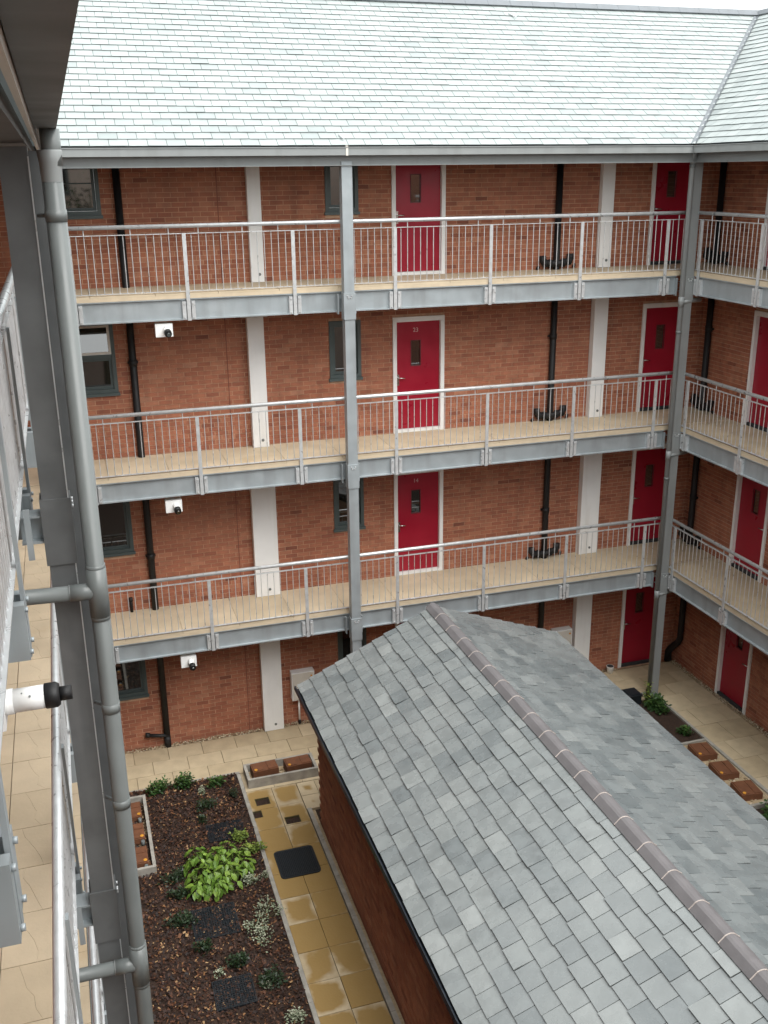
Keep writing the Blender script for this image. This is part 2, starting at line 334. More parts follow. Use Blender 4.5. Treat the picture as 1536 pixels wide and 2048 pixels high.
# ------------------------------------------------------------------ brick walls
CZ, CU = .075, .225
BV = []
for k in range(14):
    mb = MB(); t = min(1, max(0, random.gauss(.52, .2))); e = .002
    mb.box(-.1075, .1075, 0, .006+random.uniform(-.002, .002), -.0325, .0325, t, Fr((0,0,0), (1,0,0), (0,1,0)), skip='f'); BV.append(mb)
def wall(name, fr, u0, u1, z0, z1, openings, label, depth=.24, individual=300, vis=None, cat='wall'):
    root = thing(name, fr((u0+u1)/2, 0, z0), label, cat)
    us = sorted({u0, u1, *[o[i] for o in openings for i in (0, 1)]}); zs = sorted({z0, z1, *[o[i] for o in openings for i in (2, 3)]})
    mb = MB()
    for a, b in zip(us, us[1:]):
        for c, d in zip(zs, zs[1:]):
            m = ((a+b)/2, (c+d)/2)
            if any(o[0] < m[0] < o[1] and o[2] < m[1] < o[3] for o in openings): continue
            mb.box(a, b, -depth, 0, c, d, fr=fr)
    mb.build('mortar_bed', M['mortar'], root)
    bricks = []
    for j in range(int((z1-z0)/CZ)):
        za, zb = z0+j*CZ+.005, z0+j*CZ+.07
        spans = [(u0, u1)]
        for o in openings:
            if o[2] < zb and o[3] > za:
                if o[2] > za+.04: pass
                nsp = []
                for a, b in spans:
                    if o[1] <= a or o[0] >= b: nsp.append((a, b)); continue
                    if o[0] > a: nsp.append((a, o[0]))
                    if o[1] < b: nsp.append((o[1], b))
                spans = nsp
        for a, b in spans:
            k = math.floor((a-u0)/CU)-1
            while True:
                s = u0+k*CU+(CU/2 if j % 2 else 0)+.005; e = s+.215; k += 1
                if s >= b: break
                s2, e2 = max(s, a+.004), min(e, b-.004)
                if e2-s2 > .02: bricks.append((s2, e2, za, zb))
    full = []
    for i, (a, b, c, d) in enumerate(bricks):
        if b-a > .2149:
            P = pix(fr((a+b)/2, 0, (c+d)/2))
            if 150 < P[0] < 1536 and 325 < P[1] < 2048 and (vis is None or vis((a+b)/2, (c+d)/2)): full.append((P[2], i))
    full.sort(); pick = {i for _, i in full[:individual]}
    meshes = []
    for b in BV: meshes.append(b.mesh('brick', M['brick']))
    st = MB()
    for i, (a, b, c, d) in enumerate(bricks):
        if i in pick: inst(random.choice(meshes), 'brick', root, fr.mat((a+b)/2, 0, (c+d)/2))
        else: st.box(a, b, 0, .006+random.uniform(-.002, .002), c, d, min(1, max(0, random.gauss(.52, .2))), fr, skip='f')
    st.build('brick_courses', M['brick'], root, kind='stuff')
    return root

DW, DH = .965, 2.075
def lev_vis(u, z):
    for k in (1, 2, 3):
        if FL[k]-.45 < z < FL[k]+.02: return False
    return z < 10.1
def openings_doors(us, levels, wins=()):
    o = []
    for k in levels:
        for u in us: o.append((u, u+DW, FL[k], FL[k]+DH))
    return o + list(wins)
SW = [(.005, .572, FL[k]+1.03, FL[k]+2.07) for k in range(4)]
BW = [(-4.80, -3.575, FL[k]+1.06, FL[k]+2.27) for k in range(4)]
bd = [1.155, 6.125]; rd = [-1.335]
back = wall('back_wall', BACK, -6.1, RX-.012, -.05, TOP, [(u, u+DW, FL[k], FL[k]+DH) for u in bd for k in range(4)]+SW+BW,
    'long brick wall across the back with red doors on each gallery', vis=lev_vis)
right = wall('side_wall', RIGHT, -22.0, WY+.25, -.05, TOP, [(rd[0], rd[0]+DW, FL[k], FL[k]+DH) for k in range(4)],
    'shaded brick wall of the wing at the right edge', individual=260, vis=lev_vis)
left = wall('side_wall', LEFT, -1.19, 22.0, -.05, TOP, [], 'brick wall glimpsed at the far left edge behind the nearest column', individual=60)
SOUTH = Fr((0, -22.0, 0), (-1, 0, 0), (0, 1, 0))
SWIN = [(u, u+1.1, FL[k]+1.0, FL[k]+2.2) for k in range(4) for u in (-5.6, -2.9, 1.0, 3.6)]
south = thing('front_wall', SOUTH(0, 0, 0), 'pale rendered wall closing the courtyard behind the camera', 'wall')
mb = MB(); us = sorted({-7.45, 5.85, *[q[i] for q in SWIN for i in (0, 1)]}); zs = sorted({-.05, TOP, *[q[i] for q in SWIN for i in (2, 3)]})
for a, b in zip(us, us[1:]):
    for c, d in zip(zs, zs[1:]):
        if not any(q[0] < (a+b)/2 < q[1] and q[2] < (c+d)/2 < q[3] for q in SWIN): mb.box(a, b, -.24, 0, c, d, fr=SOUTH)
mb.build('render_coat', mat('pinkish_render', (.62, .52, .45), .85, noise=.08), south)

MJ = mat('brown_sealant', (.17, .05, .03), .8)
mb = MB(); mb.box(-1.775, -1.760, .0, .0085, 0, 10.2, fr=BACK); mb.build('movement_joint', MJ, back)
NUMS = {3: None, 2: '23', 1: '14', 0: None}
def text_mesh(txt, size):
    c = bpy.data.curves.new('number', 'FONT'); c.body = txt; c.size = size; c.extrude = .002; c.align_x = 'CENTER'
    o = bpy.data.objects.new('tmp', c); COL.objects.link(o); bpy.context.view_layer.update()
    me = bpy.data.meshes.new_from_object(o.evaluated_get(bpy.context.evaluated_depsgraph_get())); bpy.data.objects.remove(o)
    me.materials.clear(); me.materials.append(M['number']); return me
def door(root, fr, u, z, num=None, glazed=True, whitesill=True, hinge_left=False):
    f = MB(); b = .07
    f.box(u, u+b, -.10, .03, z, z+DH, fr=fr).box(u+DW-b, u+DW, -.10, .03, z, z+DH, fr=fr).box(u+b, u+DW-b, -.10, .0285, z+DH-.085, z+DH, fr=fr)
    f.build('door_frame', M['white'], root)
    s = MB(); s.box(u+b, u+DW-b, -.09, .02, z+.003, z+.055, fr=fr); s.build('threshold', M['white'] if whitesill else M['under'], root)
    gx0, gx1, gz0, gz1 = u+.36, u+.53, z+1.205, z+1.645
    lf = MB(); y0, y1 = -.085, -.04
    x0, x1, zz0, zz1 = u+b+.004, u+DW-b-.004, z+.06, z+DH-.09
    lf.box(x0, gx0, y0, y1, zz0, zz1, fr=fr).box(gx1, x1, y0, y1, zz0, zz1, fr=fr).box(gx0, gx1, y0, y1, zz0, gz0, fr=fr).box(gx0, gx1, y0, y1, gz1, zz1, fr=fr)
    d = lf.build('door', M['red'], root, label='red front door numbered '+num if num else None)
    gl = MB(); gl.box(gx0, gx1, y0+.012, y1-.02, gz0, gz1, fr=fr); gl.build('glazing', M['glass'], d)
    bd_ = MB(); e = .012
    bd_.box(gx0-e, gx0, y1, y1+.008, gz0-e, gz1+e, fr=fr).box(gx1, gx1+e, y1, y1+.008, gz0-e, gz1+e, fr=fr).box(gx0, gx1, y1, y1+.008, gz0-e, gz0, fr=fr).box(gx0, gx1, y1, y1+.008, gz1, gz1+e, fr=fr)
    bd_.build('glazing_bead', mat_red_dark, d)
    hx = x0+.035; h = MB(); h.box(hx-.02, hx+.02, y1, y1+.012, z+.86, z+1.06, fr=fr)
    h.tube([fr(hx, y1+.01, z+1.0), fr(hx, y1+.055, z+1.0), fr(hx+.12, y1+.06, z+.995)], .011, 8); h.build('handle', M['chrome'], d)
    if num:
        me = text_mesh(num, .105); zc = z+1.80
        o = inst(me, 'number', d, Matrix((( *(fr.u), 0), (0,0,0,0), (0,0,0,0), (0,0,0,1))))
        X, Zv, Nn = fr.u, Vector((0, 0, 1)), fr.n; p = fr((gx0+gx1)/2, y1+.001, zc)
        o.matrix_basis = Matrix(((X.x, Zv.x, Nn.x, p.x), (X.y, Zv.y, Nn.y, p.y), (X.z, Zv.z, Nn.z, p.z), (0, 0, 0, 1)))
mat_red_dark = mat('dark_red_bead', (.12, .02, .025), .5)
for k in range(4):
    door(back, BACK, bd[0], FL[k], NUMS[k]); door(back, BACK, bd[1], FL[k], None, whitesill=False); door(right, RIGHT, rd[0], FL[k], None, whitesill=False)
def window(root, fr, u0, u1, z0, z1, mull=None, fan=False, opened=False, bar=False):
    f = MB(); b = .06
    f.box(u0, u0+b, -.09, .022, z0+.05, z1, fr=fr).box(u1-b, u1, -.09, .022, z0+.05, z1, fr=fr).box(u0+b, u1-b, -.09, .021, z1-b, z1, fr=fr).box(u0+b, u1-b, -.09, .021, z0+.05, z0+.05+b, fr=fr)
    W_ = f.build('window_frame', M['frame'], root)
    s = MB(); s.box(u0-.02, u1+.02, -.09, .045, z0, z0+.048, fr=fr); s.build('sill', M['frame'], W_)
    iu0, iu1, iz0, iz1 = u0+b+.003, u1-b-.003, z0+.053+b, z1-b-.003
    bays = [(iu0, iu1)] if not mull else [(iu0, mull-.03), (mull+.03, iu1)]
    if mull:
        m = MB(); m.box(mull-.03, mull+.03, -.085, .012, iz0, iz1, fr=fr); m.build('mullion', M['frame'], W_)
    for a, b2 in bays:
        zt = iz1
        if fan:
            zt = iz1-.50; t = MB(); t.box(a, b2, -.08, .012, zt-.03, zt+.03, fr=fr); t.build('transom', M['frame'], W_)
            q = MB(); ang = .2 if opened else 0; c, s_ = math.cos(ang), math.sin(ang)
            top = fr((a+b2)/2, -.02, iz1); zl = fr.z*c - fr.n*s_; nl = fr.n*c + fr.z*s_
            ff = Fr(top, fr.u, nl, zl); H = iz1-zt-.035; hw = (b2-a)/2
            q.box(-hw, -hw+.04, -.02, .02, -H, 0, fr=ff).box(hw-.04, hw, -.02, .02, -H, 0, fr=ff).box(-hw+.04, hw-.04, -.02, .0195, -.04, 0, fr=ff).box(-hw+.04, hw-.04, -.02, .0195, -H, -H+.04, fr=ff)
            q.build('fanlight_sash', M['frame'] if not opened else M['cream'], W_)
            q = MB(); q.box(-hw+.04, hw-.04, -.008, .008, -H+.04, -.04, fr=ff); q.build('pane', M['glass'], W_)
            zt -= .033
        q = MB(); e = .045
        q.box(a, a+e, -.075, -.02, iz0, zt, fr=fr).box(b2-e, b2, -.075, -.02, iz0, zt, fr=fr).box(a+e, b2-e, -.075, -.0205, zt-e, zt, fr=fr).box(a+e, b2-e, -.075, -.0205, iz0, iz0+e, fr=fr)
        q.build('sash', M['frame'], W_)
        if bar:
            q = MB(); q.box(a+e, b2-e, -.044, -.022, z0+.51, z0+.53, fr=fr); q.build('glazing_bar', M['frame'], W_)
        q = MB(); q.box(a+e, b2-e, -.06, -.045, iz0+e, zt-e, fr=fr); q.build('pane', M['glass'], W_)
for k in range(4):
    for q in SWIN[k*4:k*4+4]: window(south, SOUTH, *q)
    window(back, BACK, *SW[k]); window(back, BACK, *BW[k], mull=-4.19, fan=(k == 2), opened=(k == 2), bar=(k == 3))

# ------------------------------------------------------------------ white boxed pillars
PW = {3: (-1.305, -1.09), 2: (-1.425, -1.15), 1: (-1.515, -1.085), 0: (-1.507, -1.135)}
PW2 = {3: (5.06, 5.30), 2: (5.025, 5.30), 1: (4.965, 5.36), 0: (4.985, 5.335)}
FLN = {3: 'top gallery', 2: 'middle gallery', 1: 'lowest gallery', 0: 'ground floor'}
for side, PP in (('left of the small windows', PW), ('beside the corner doors', PW2)):
    for k in range(4):
        a, b = PP[k]; zt = (FL[k+1]-.14) if k < 3 else 10.19
        t = thing('white_pillar', ((a+b)/2, WY, FL[k]), f'white boxed pillar on the back wall, {FLN[k]}, {side}', 'pillar', 'white boxed pillars on the back wall')
        mb = MB(); mb.box(a, b, .014, .16 if k != 3 else .13, FL[k]+.006, zt, fr=BACK); mb.build('casing', M['white'], t)
        c = MB(); mid = (a+b)/2+.03; n0 = .16 if k != 3 else .13
        c.tube([BACK(mid, n0, FL[k]+.13), BACK(mid, n0+.012, FL[k]+.13)], .024, 10); c.build('access_cap', M['pipe'], t)

# ------------------------------------------------------------------ galleries and guard rails
LEV = {3: 'top', 2: 'middle', 1: 'lowest'}
def wavy_slab(mb, fr, u0, u1, n0, n1, z0, z1, t):       # a slab in two halves along a crooked split
    m = (n0+n1)/2-.0
    prof = [(0, -.07), (.22, -.05), (.42, .0), (.58, .03), (.8, .045), (1, .09)]; prof = [(a, b*random.uniform(.5, 1.2)+random.uniform(-.012, .012)) for a, b in prof]
    line = [(u0+(u1-u0)*a, m+b) for a, b in prof]
    A = line+[(u1, n1), (u0, n1)]; B = [(u0, n0), (u1, n0)]+[(x, y-.0014) for x, y in line[::-1]]
    for P in (A, B):
        n = len(P); b = len(mb.v); P = P[::-1]; mb.v += [tuple(fr(x, y, z0)) for x, y in P]+[tuple(fr(x, y, z1)) for x, y in P]
        mb.f.append(tuple(range(b+n, b+2*n))); mb.t.append(t); mb.sm.append(False)
        for i in range(n):
            j = (i+1) % n; mb.f.append((b+i, b+j, b+n+j, b+n+i)); mb.t.append(t); mb.sm.append(False)
BAL = {}
def gallery(fr, u0, u1, k, side, posts, slab, cols=(), wavy=False, deck_u=None, bal_u=None, width=1.2):
    """fr: origin on the rail plane, n points OUT into the court"""
    z = FL[k]; nm = LEV[k]
    G = thing('access_gallery', fr((u0+u1)/2, 0, z-.42), f'{nm} steel walkway with tan paved deck along the {side}', 'gallery', 'access galleries round the courtyard')
    bm = MB(); zb, zt = z-.405, z-.085; fr0 = fr; fr = Fr(fr0(0, -.095 if wavy else 0, 0), fr0.u, fr0.n)
    bm.box(u0, u1, -.062, -.050, zb+.02, zt-.014, fr=fr).box(u0, u1, -.115, -.004, zb, zb+.02, fr=fr).box(u0, u1, -.115, -.016, zt-.014, zt, fr=fr)
    bm.build('edge_beam', M['galv'], G); fr = fr0
    d = MB(); a, b = deck_u or (u0, u1)
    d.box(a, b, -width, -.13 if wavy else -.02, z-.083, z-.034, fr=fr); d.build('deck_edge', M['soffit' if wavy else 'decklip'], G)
    j = MB(); n = max(2, int((b-a)/1.3))
    for i in range(n+1):
        x = a+.1+(b-a-.2)*i/n; j.box(x-.03, x+.03, -width+.02, -.13, z-.25, z-.086, fr=fr)
    j.build('joist', M['soffit'], G)
    ns = round((b-a)/slab); du = (b-a)/ns
    for i in range(ns):
        s = MB(); x0, x1 = a+i*du+.003, a+(i+1)*du-.003
        if wavy:
            for n0, n1 in ((-.460, -.135), (-.90, -.466), (-width+.01, -.906)):
                s = MB(); wavy_slab(s, fr, x0, x1, n0, n1, z-.033, z+random.uniform(-.001, .001), random.random()); s.build('floor_slab', M['deck'], G)
            continue
        else: s.box(x0, x1, -width, -.02, z-.033, z+random.uniform(-.001, .001), random.random(), fr)
        s.build('floor_slab', M['deck'], G)
    # guard rail
    R = thing('guard_rail', fr((u0+u1)/2, 0, z), f'galvanised guard rail with upright bars on the {nm} walkway of the {side}', 'railing', 'galvanised guard rails of the galleries')
    h = MB(); a, b = bal_u or (u0, u1)
    h.tube([fr(a, -.03, z+.975), fr(b, -.03, z+.975)], .031, 12); h.build('handrail', M['galv2'], R)
    for nm2, zz in (('upper_rail', z+.86), ('lower_rail', z+.02)):
        m = MB(); m.box(a, b, -.055, -.012, zz, zz+.010, fr=fr); m.build(nm2, M['galv2'], R)
    pm = MB(); pm.box(-.006-.022, .028, -.010, .008, -.415, .872, fr=Fr((0,0,0),(1,0,0),(0,1,0)))
    pme = pm.mesh('post', M['galv' if wavy else 'galv2'])  # left-wing posts take the darker steel to paint in their shade
    cl = MB(); F0 = Fr((0,0,0),(1,0,0),(0,1,0))
    cl.box(-.098, -.042, -.050, .006, -.398, -.125, fr=F0).box(.042, .098, -.050, .006, -.398, -.125, fr=F0)
    for x in (-.065, .065):
        for zz in (-.37, -.16): cl.tube([(x, .006, zz), (x, .02, zz)], .012, 6)
    if wavy: cl.box(-.098, -.042, -.105, -.050, -.398, -.125, fr=F0).box(.042, .098, -.105, -.050, -.398, -.125, fr=F0)
    cme = cl.mesh('cleat', M['galv' if wavy else 'galv2'])  # left-wing cleats likewise, shade put in through the darker steel
    for x in posts:
        P = inst(pme, 'post', R, fr.mat(x, 0, z)); inst(cme, 'cleat', P, fr.mat(x, 0, z))
    if 'b' not in BAL:
        m = MB(); m.tube([(0, -.034, .028), (0, -.034, .862)], .0068, 6, caps=False); BAL['b'] = m.mesh('baluster', M['galv2'])
        m = MB(); m.tube([(0, -.034, .87), (0, -.034, .95)], .0085, 6, caps=False); BAL['s'] = m.mesh('stub', M['galv2'])
    x = a+.06; i = 0; P0 = posts[0]
    kmin = math.ceil((a-P0)/.11)
    kk = kmin
    while P0+kk*.11 < b-.02:
        x = P0+kk*.11
        if min(abs(x-p) for p in posts) > .03 and not any(abs(x-c) < .0 for c in cols): inst(BAL['b'], 'baluster', R, fr.mat(x, 0, z))
        if kk % 15 in (2, 8, 13): inst(BAL['s'], 'stub', R, fr.mat(x, 0, z))
        kk += 1
    return G, R
FB = Fr((0, 0, 0), (1, 0, 0), (0, -1, 0)); FRt = Fr((RAILR, 0, 0), (0, 1, 0), (-1, 0, 0)); FL_ = Fr((RAILL, 0, 0), (0, -1, 0), (1, 0, 0))
bposts = [(-1.24-.2614+i)*1.65 for i in range(-1, 6)]
for k in (3, 2, 1):
    gallery(FB, -4.40, RAILR-.2, k, 'back wall', bposts, .92, deck_u=(-5.8, RX-.01), bal_u=(-4.56, RAILR-.06))
    gallery(FRt, -12, -.2, k, 'right wing', [-.31-1.6*i for i in range(0, 8)], .92, deck_u=(-12, -.025), bal_u=(-12, -.06), width=RX-RAILR-.01)
    gallery(FL_, .2, 16.4, k, 'left wing', [9.35-1.65*5, 9.35-1.65*4, 9.35-1.65*3, 9.35-3.3, 9.35-1.65, 9.35, 11.06, 12.94, 14.6, 16.2], .47, deck_u=(.03, 16.4), bal_u=(.06, 16.4), wavy=True, width=-LX+RAILL-.01)

# ------------------------------------------------------------------ steel columns
def column(loc, label, wd=.165, dp=.15, zt=10.2, m='galv', dirn='b', backplate=0):
    t = thing('steel_column', loc, label, 'column', 'steel columns carrying the galleries')
    x, y, _ = loc; mb = MB(); mb.box(x-wd/2, x+wd/2, y-dp/2, y+dp/2, .0, zt); mb.build('shaft', M[m], t)
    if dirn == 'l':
        cw = MB(); cw.box(x+wd/2-.004, x+wd/2+.003, y-dp/2-.002, y-dp/2+.006, .03, zt-.05); cw.build('edge_highlight', M['galv2'], t)  # added pale strip standing in for the highlight on the shaft's corner
    bs = MB(); bs.box(x-.16, x+.16, y-.15, y+.15, -.01, .02)
    bs.build('base_plate', M[m], t)
    if backplate:
        b = MB(); b.box(x-wd/2+.02, x+wd/2+backplate, y+dp/2+.004, y+dp/2+.016, .02, zt-.02); b.build('back_flange', M[m], t)
    for k in (1, 2, 3):
        z = FL[k]; s = MB(); e = .013
        s.box(x-wd/2-e, x+wd/2+e, y-dp/2-e, y+dp/2+e-.012, z-.50, z-.09); sl = s.build('sleeve', M[m], t)
        b = MB()
        for dx, dz in ((-.035, -.13), (.035, -.13), (-.02, -.16), (.02, -.16)):
            if dirn == 'b': b.tube([(x+dx, y-dp/2-e, z+dz), (x+dx, y-dp/2-e-.012, z+dz)], .012, 6)
            else: b.tube([(x+wd/2+e, y+dx, z+dz), (x+wd/2+e+.012, y+dx, z+dz)], .012, 6)
        b.build('bolt', M['galv2'], sl)
        st = MB()
        if dirn == 'b':                    # I-section stub back to the beam
            y0, y1 = y+dp/2, -.0
            for zz in (z-.36, z-.20): st.box(x-.07, x+.07, y0, max(y0+.02, y1+.06), zz, zz+.012)
            st.box(x-.006, x+.006, y0, max(y0+.02, y1+.06), z-.348, z-.20)
            st.box(x-.15, x-.135, y0, y0+.09, z-.43, z-.12).box(x+.135, x+.15, y0, y0+.09, z-.43, z-.12)
        else:
            for zz in (z-.36, z-.20): st.box(RAILL-.06, x-wd/2, y-.07, y+.07, zz, zz+.012)
            st.box(RAILL-.06, x-wd/2, y-.006, y+.006, z-.348, z-.20)
            st.box(RAILL-.03, RAILL+.005, y-.15, y-.135, z-.43, z-.12).box(RAILL-.03, RAILL+.005, y+.135, y+.15, z-.43, z-.12)
        st.build('bracket', M['galv'], t)
    return t
column((-.01, -.16, 0), 'galvanised steel column in front of the small windows of the back wall')
column((6.165, -.10, 0), 'grey steel column in the inner corner with a downpipe beside it', wd=.16, m='gutter')
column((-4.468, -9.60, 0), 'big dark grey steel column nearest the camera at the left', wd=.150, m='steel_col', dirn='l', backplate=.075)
column((-4.50, -.12, 0), 'grey steel column hidden at the left inner corner behind the nearest pipe', wd=.15, m='gutter')

# ------------------------------------------------------------------ drainpipes
def band(mb, p, r, h=.05, n=14): mb.tube([(p[0], p[1], p[2]-h/2), (p[0], p[1], p[2]+h/2)], r, n)
# near grey downpipe with side branches
px, py, pr = -4.284, -9.775, .054
t = thing('grey_downpipe', (px, py, 0), 'thick grey plastic downpipe with side branches beside the nearest column', 'pipe')
mb = MB(); mb.tube([(px, py, 0), (px, py, 10.16)], pr, 18); mb.build('pipe', M['pipe'], t)
mb = MB(); mb.tube([(px+.012, py+.0, 10.10), (px+.012, py, 10.282)], pr-.003, 18); mb.build('outlet', M['pipe'], t)
mb = MB(); mb.tube([(px, py, 10.02), (px, py, 10.12), (px, py, 10.175), (px, py, 10.18), (px, py, 10.16)], .066, 20, radii=[.0545, .058, .066, .062, .056], caps=False); mb.build('hopper_collar', M['gutter'], t)
for k in (3, 2, 1):
    zb = FL[k]-.66
    mb = MB(); mb.tube([(px, py, zb-.16), (px, py, zb+.15)], pr+.006, 18); mb.tube([(px, py, zb), (px-.16, py, zb+.005)], pr-.003, 16)
    T = mb.build('tee_fitting', M['pipe'], t)
    mb = MB(); mb.tube([(px-.12, py, zb+.004), (px-.85, py-.02, zb+.03)], pr-.008, 16); br = mb.build('branch_pipe', M['pipe'], t)
    mb = MB(); mb.tube([(px-.155, py, zb+.005), (px-.165, py, zb+.005)], pr-.0035, 16); mb.build('seal_ring', M['gutter'], br)
    mb = MB(); band(mb, (px, py, zb+.155), pr+.004, .035, 18); mb.build('socket', M['pipe'], t); mb = MB(); band(mb, (px, py, zb-.165), pr+.004, .035, 18); mb.build('socket', M['pipe'], t)
for z in (9.85, 6.9, 6.2, 4.0, 1.4):
    mb = MB(); band(mb, (px, py, z), pr+.0035, .06, 18); mb.tube([(px-.03, py+.02, z), (px-.09, py+.09, z)], .012, 8); mb.build('pipe_clip', M['pipe'], t)
# corner downpipe
px, py, pr = 6.035, -.17, .045
t = thing('grey_downpipe', (px, py, 0), 'slim grey downpipe running down the inner corner column', 'pipe')
mb = MB(); mb.tube([(px, py, 0), (px, py, 10.20), (px-.02, py-.08, 10.33)], pr, 14); mb.build('pipe', M['gutter'], t)
for k in (3, 2, 1):
    mb = MB(); z = FL[k]-.52; mb.tube([(px, py, z), (px+.42, py+.05, z+.02)], pr-.004, 12); mb.build('branch_pipe', M['gutter'], t)
    mb = MB(); band(mb, (px, py, z), pr+.006, .18, 14); mb.build('tee_fitting', M['gutter'], t)
for z in (10.08, 7.3, 4.6):
    mb = MB(); band(mb, (px, py, z), pr+.006, .05, 14); mb.build('pipe_clip', M['pipe'], t)
# black soil pipes on the walls
def black_pipe(fr, u, label, base=True, n=.075, foot=None, r=.058):
    t = thing('black_soil_pipe', fr(u, n, 0), label, 'pipe', 'black soil pipes on the brick walls')
    mb = MB()
    if foot: mb.tube([fr(u+.30, .13, -.01), fr(u+.30, .13, .20), fr(u+.24, .11, .31), fr(u+.05, .085, .52), fr(u, n, .64), fr(u, n, 10.2)], r, 14, radii=[.085, .075, .072, .07, .064, r])
    else: mb.tube([fr(u, n, -.01), fr(u, n, 10.2)], r, 14)
    mb.build('pipe', M['black'], t)
    for z in (FL[1]+1.0, FL[3]-1.2):
        mb = MB(); mb.tube([fr(u, n, z-.05), fr(u, n, z+.05)], r+.01, 14); mb.box(u-.085, u+.085, .012, .05, z-.018, z+.018, fr=fr); mb.build('collar', M['black'], t)
    if base:
        for k in (1, 2, 3):
            z = FL[k]+.115; mb = MB()
            mb.tube([fr(u-.27, .06, z+.13), fr(u-.27, .07, z+.05), fr(u-.23, n, z), fr(u-.05, n+.02, z-.015), fr(u+.06, n+.02, z-.01), fr(u+.24, n, z+.02), fr(u+.28, .06, z+.07), fr(u+.28, .05, z+.15)], .062, 12)
            for x, zz in ((-.235, .0), (-.13, -.012), (.13, 0), (.25, .03)): mb.tube([fr(u+x-.02, n+.01, z+zz), fr(u+x+.02, n+.01, z+zz)], .078, 12)
            mb.tube([fr(u-.36, .05, z-.10), fr(u-.36, .09, z-.06)], .03, 8); mb.tube([fr(u+.38, .04, z-.04), fr(u+.34, .09, z-.08)], .025, 8)
            mb.build('branch_bend', M['black'], t)
    return t
bp1 = black_pipe(BACK, -3.31, 'black soil pipe on the back wall beside the big left window', base=False)
mb = MB(); mb.tube([BACK(-3.28, .1, .24), BACK(-3.42, .11, .26), BACK(-3.66, .09, .30)], .035, 10); mb.tube([BACK(-3.62, .09, .295), BACK(-3.70, .08, .31)], .048, 10); mb.tube([BACK(-3.31, .075, 0), BACK(-3.31, .075, .22)], .062, 12); mb.build('waste_branch', M['black'], bp1)
black_pipe(BACK, 4.24, 'black soil pipe between red door and white pillar, with bent branches at each deck')
black_pipe(RIGHT, .87, 'black soil pipe on the right wing beside the inner corner, ending in an offset foot', foot=.62)
for k in (1, 2, 3):
    mb = MB(); z = FL[k]; mb.tube([RIGHT(.98, .09, z+.02), RIGHT(.98, .09, z+.12), RIGHT(1.10, .10, z+.26)], .06, 12); mb.tube([RIGHT(.9, .09, z+.12), RIGHT(1.02, .09, z+.12)], .068, 12); mb.build('branch_bend', M['black'], [o for o in WM if o.name.startswith('black_soil_pipe') and o.get('label', '').startswith('black soil pipe on the right')][0])
mb = MB(); mb.tube([BACK(-3.715, .06, FL[1]), BACK(-3.715, .06, FL[1]+.26)], .027, 10); mb.tube([BACK(-3.715, .06, FL[1]+.2), BACK(-3.715, .06, FL[1]+.27)], .034, 10)
single(mb, 'vent_stub', M['black'], BACK(-3.715, .06, FL[1]), 'short black pipe stub standing on the lowest walkway', 'pipe')

# ------------------------------------------------------------------ roofs
def clip(poly, a, b, c):                       # keep a*u+b*v<=c
    o = []
    for i in range(len(poly)):
        p, q = poly[i-1], poly[i]; dp, dq = a*p[0]+b*p[1]-c, a*q[0]+b*q[1]-c
        if (dp <= 0) != (dq <= 0): s = dp/(dp-dq); o.append((p[0]+(q[0]-p[0])*s, p[1]+(q[1]-p[1])*s))
        if dq <= 0: o.append(q)
    return o
def slate_poly(mb, poly, v0, ex, th, t, fr, lift=0, skew=0):
    uc = sum(x for x, _ in poly)/len(poly)
    def nn(u, v): return .005+(th+.009)*(1-(v-v0)/ex*.93)+(lift+skew*abs(u-uc+.1))*(1-(v-v0)/ex)
    b = len(mb.v); n = len(poly)
    mb.v += [tuple(fr(u, nn(u, v), v)) for u, v in poly]+[tuple(fr(u, nn(u, v)-th, v)) for u, v in poly]
    mb.f.append(tuple(range(b, b+n))); mb.t.append(t); mb.sm.append(False)
    for i in range(n):
        j = (i+1) % n; mb.f.append((b+i, b+n+i, b+n+j, b+j)); mb.t.append(t); mb.sm.append(False)
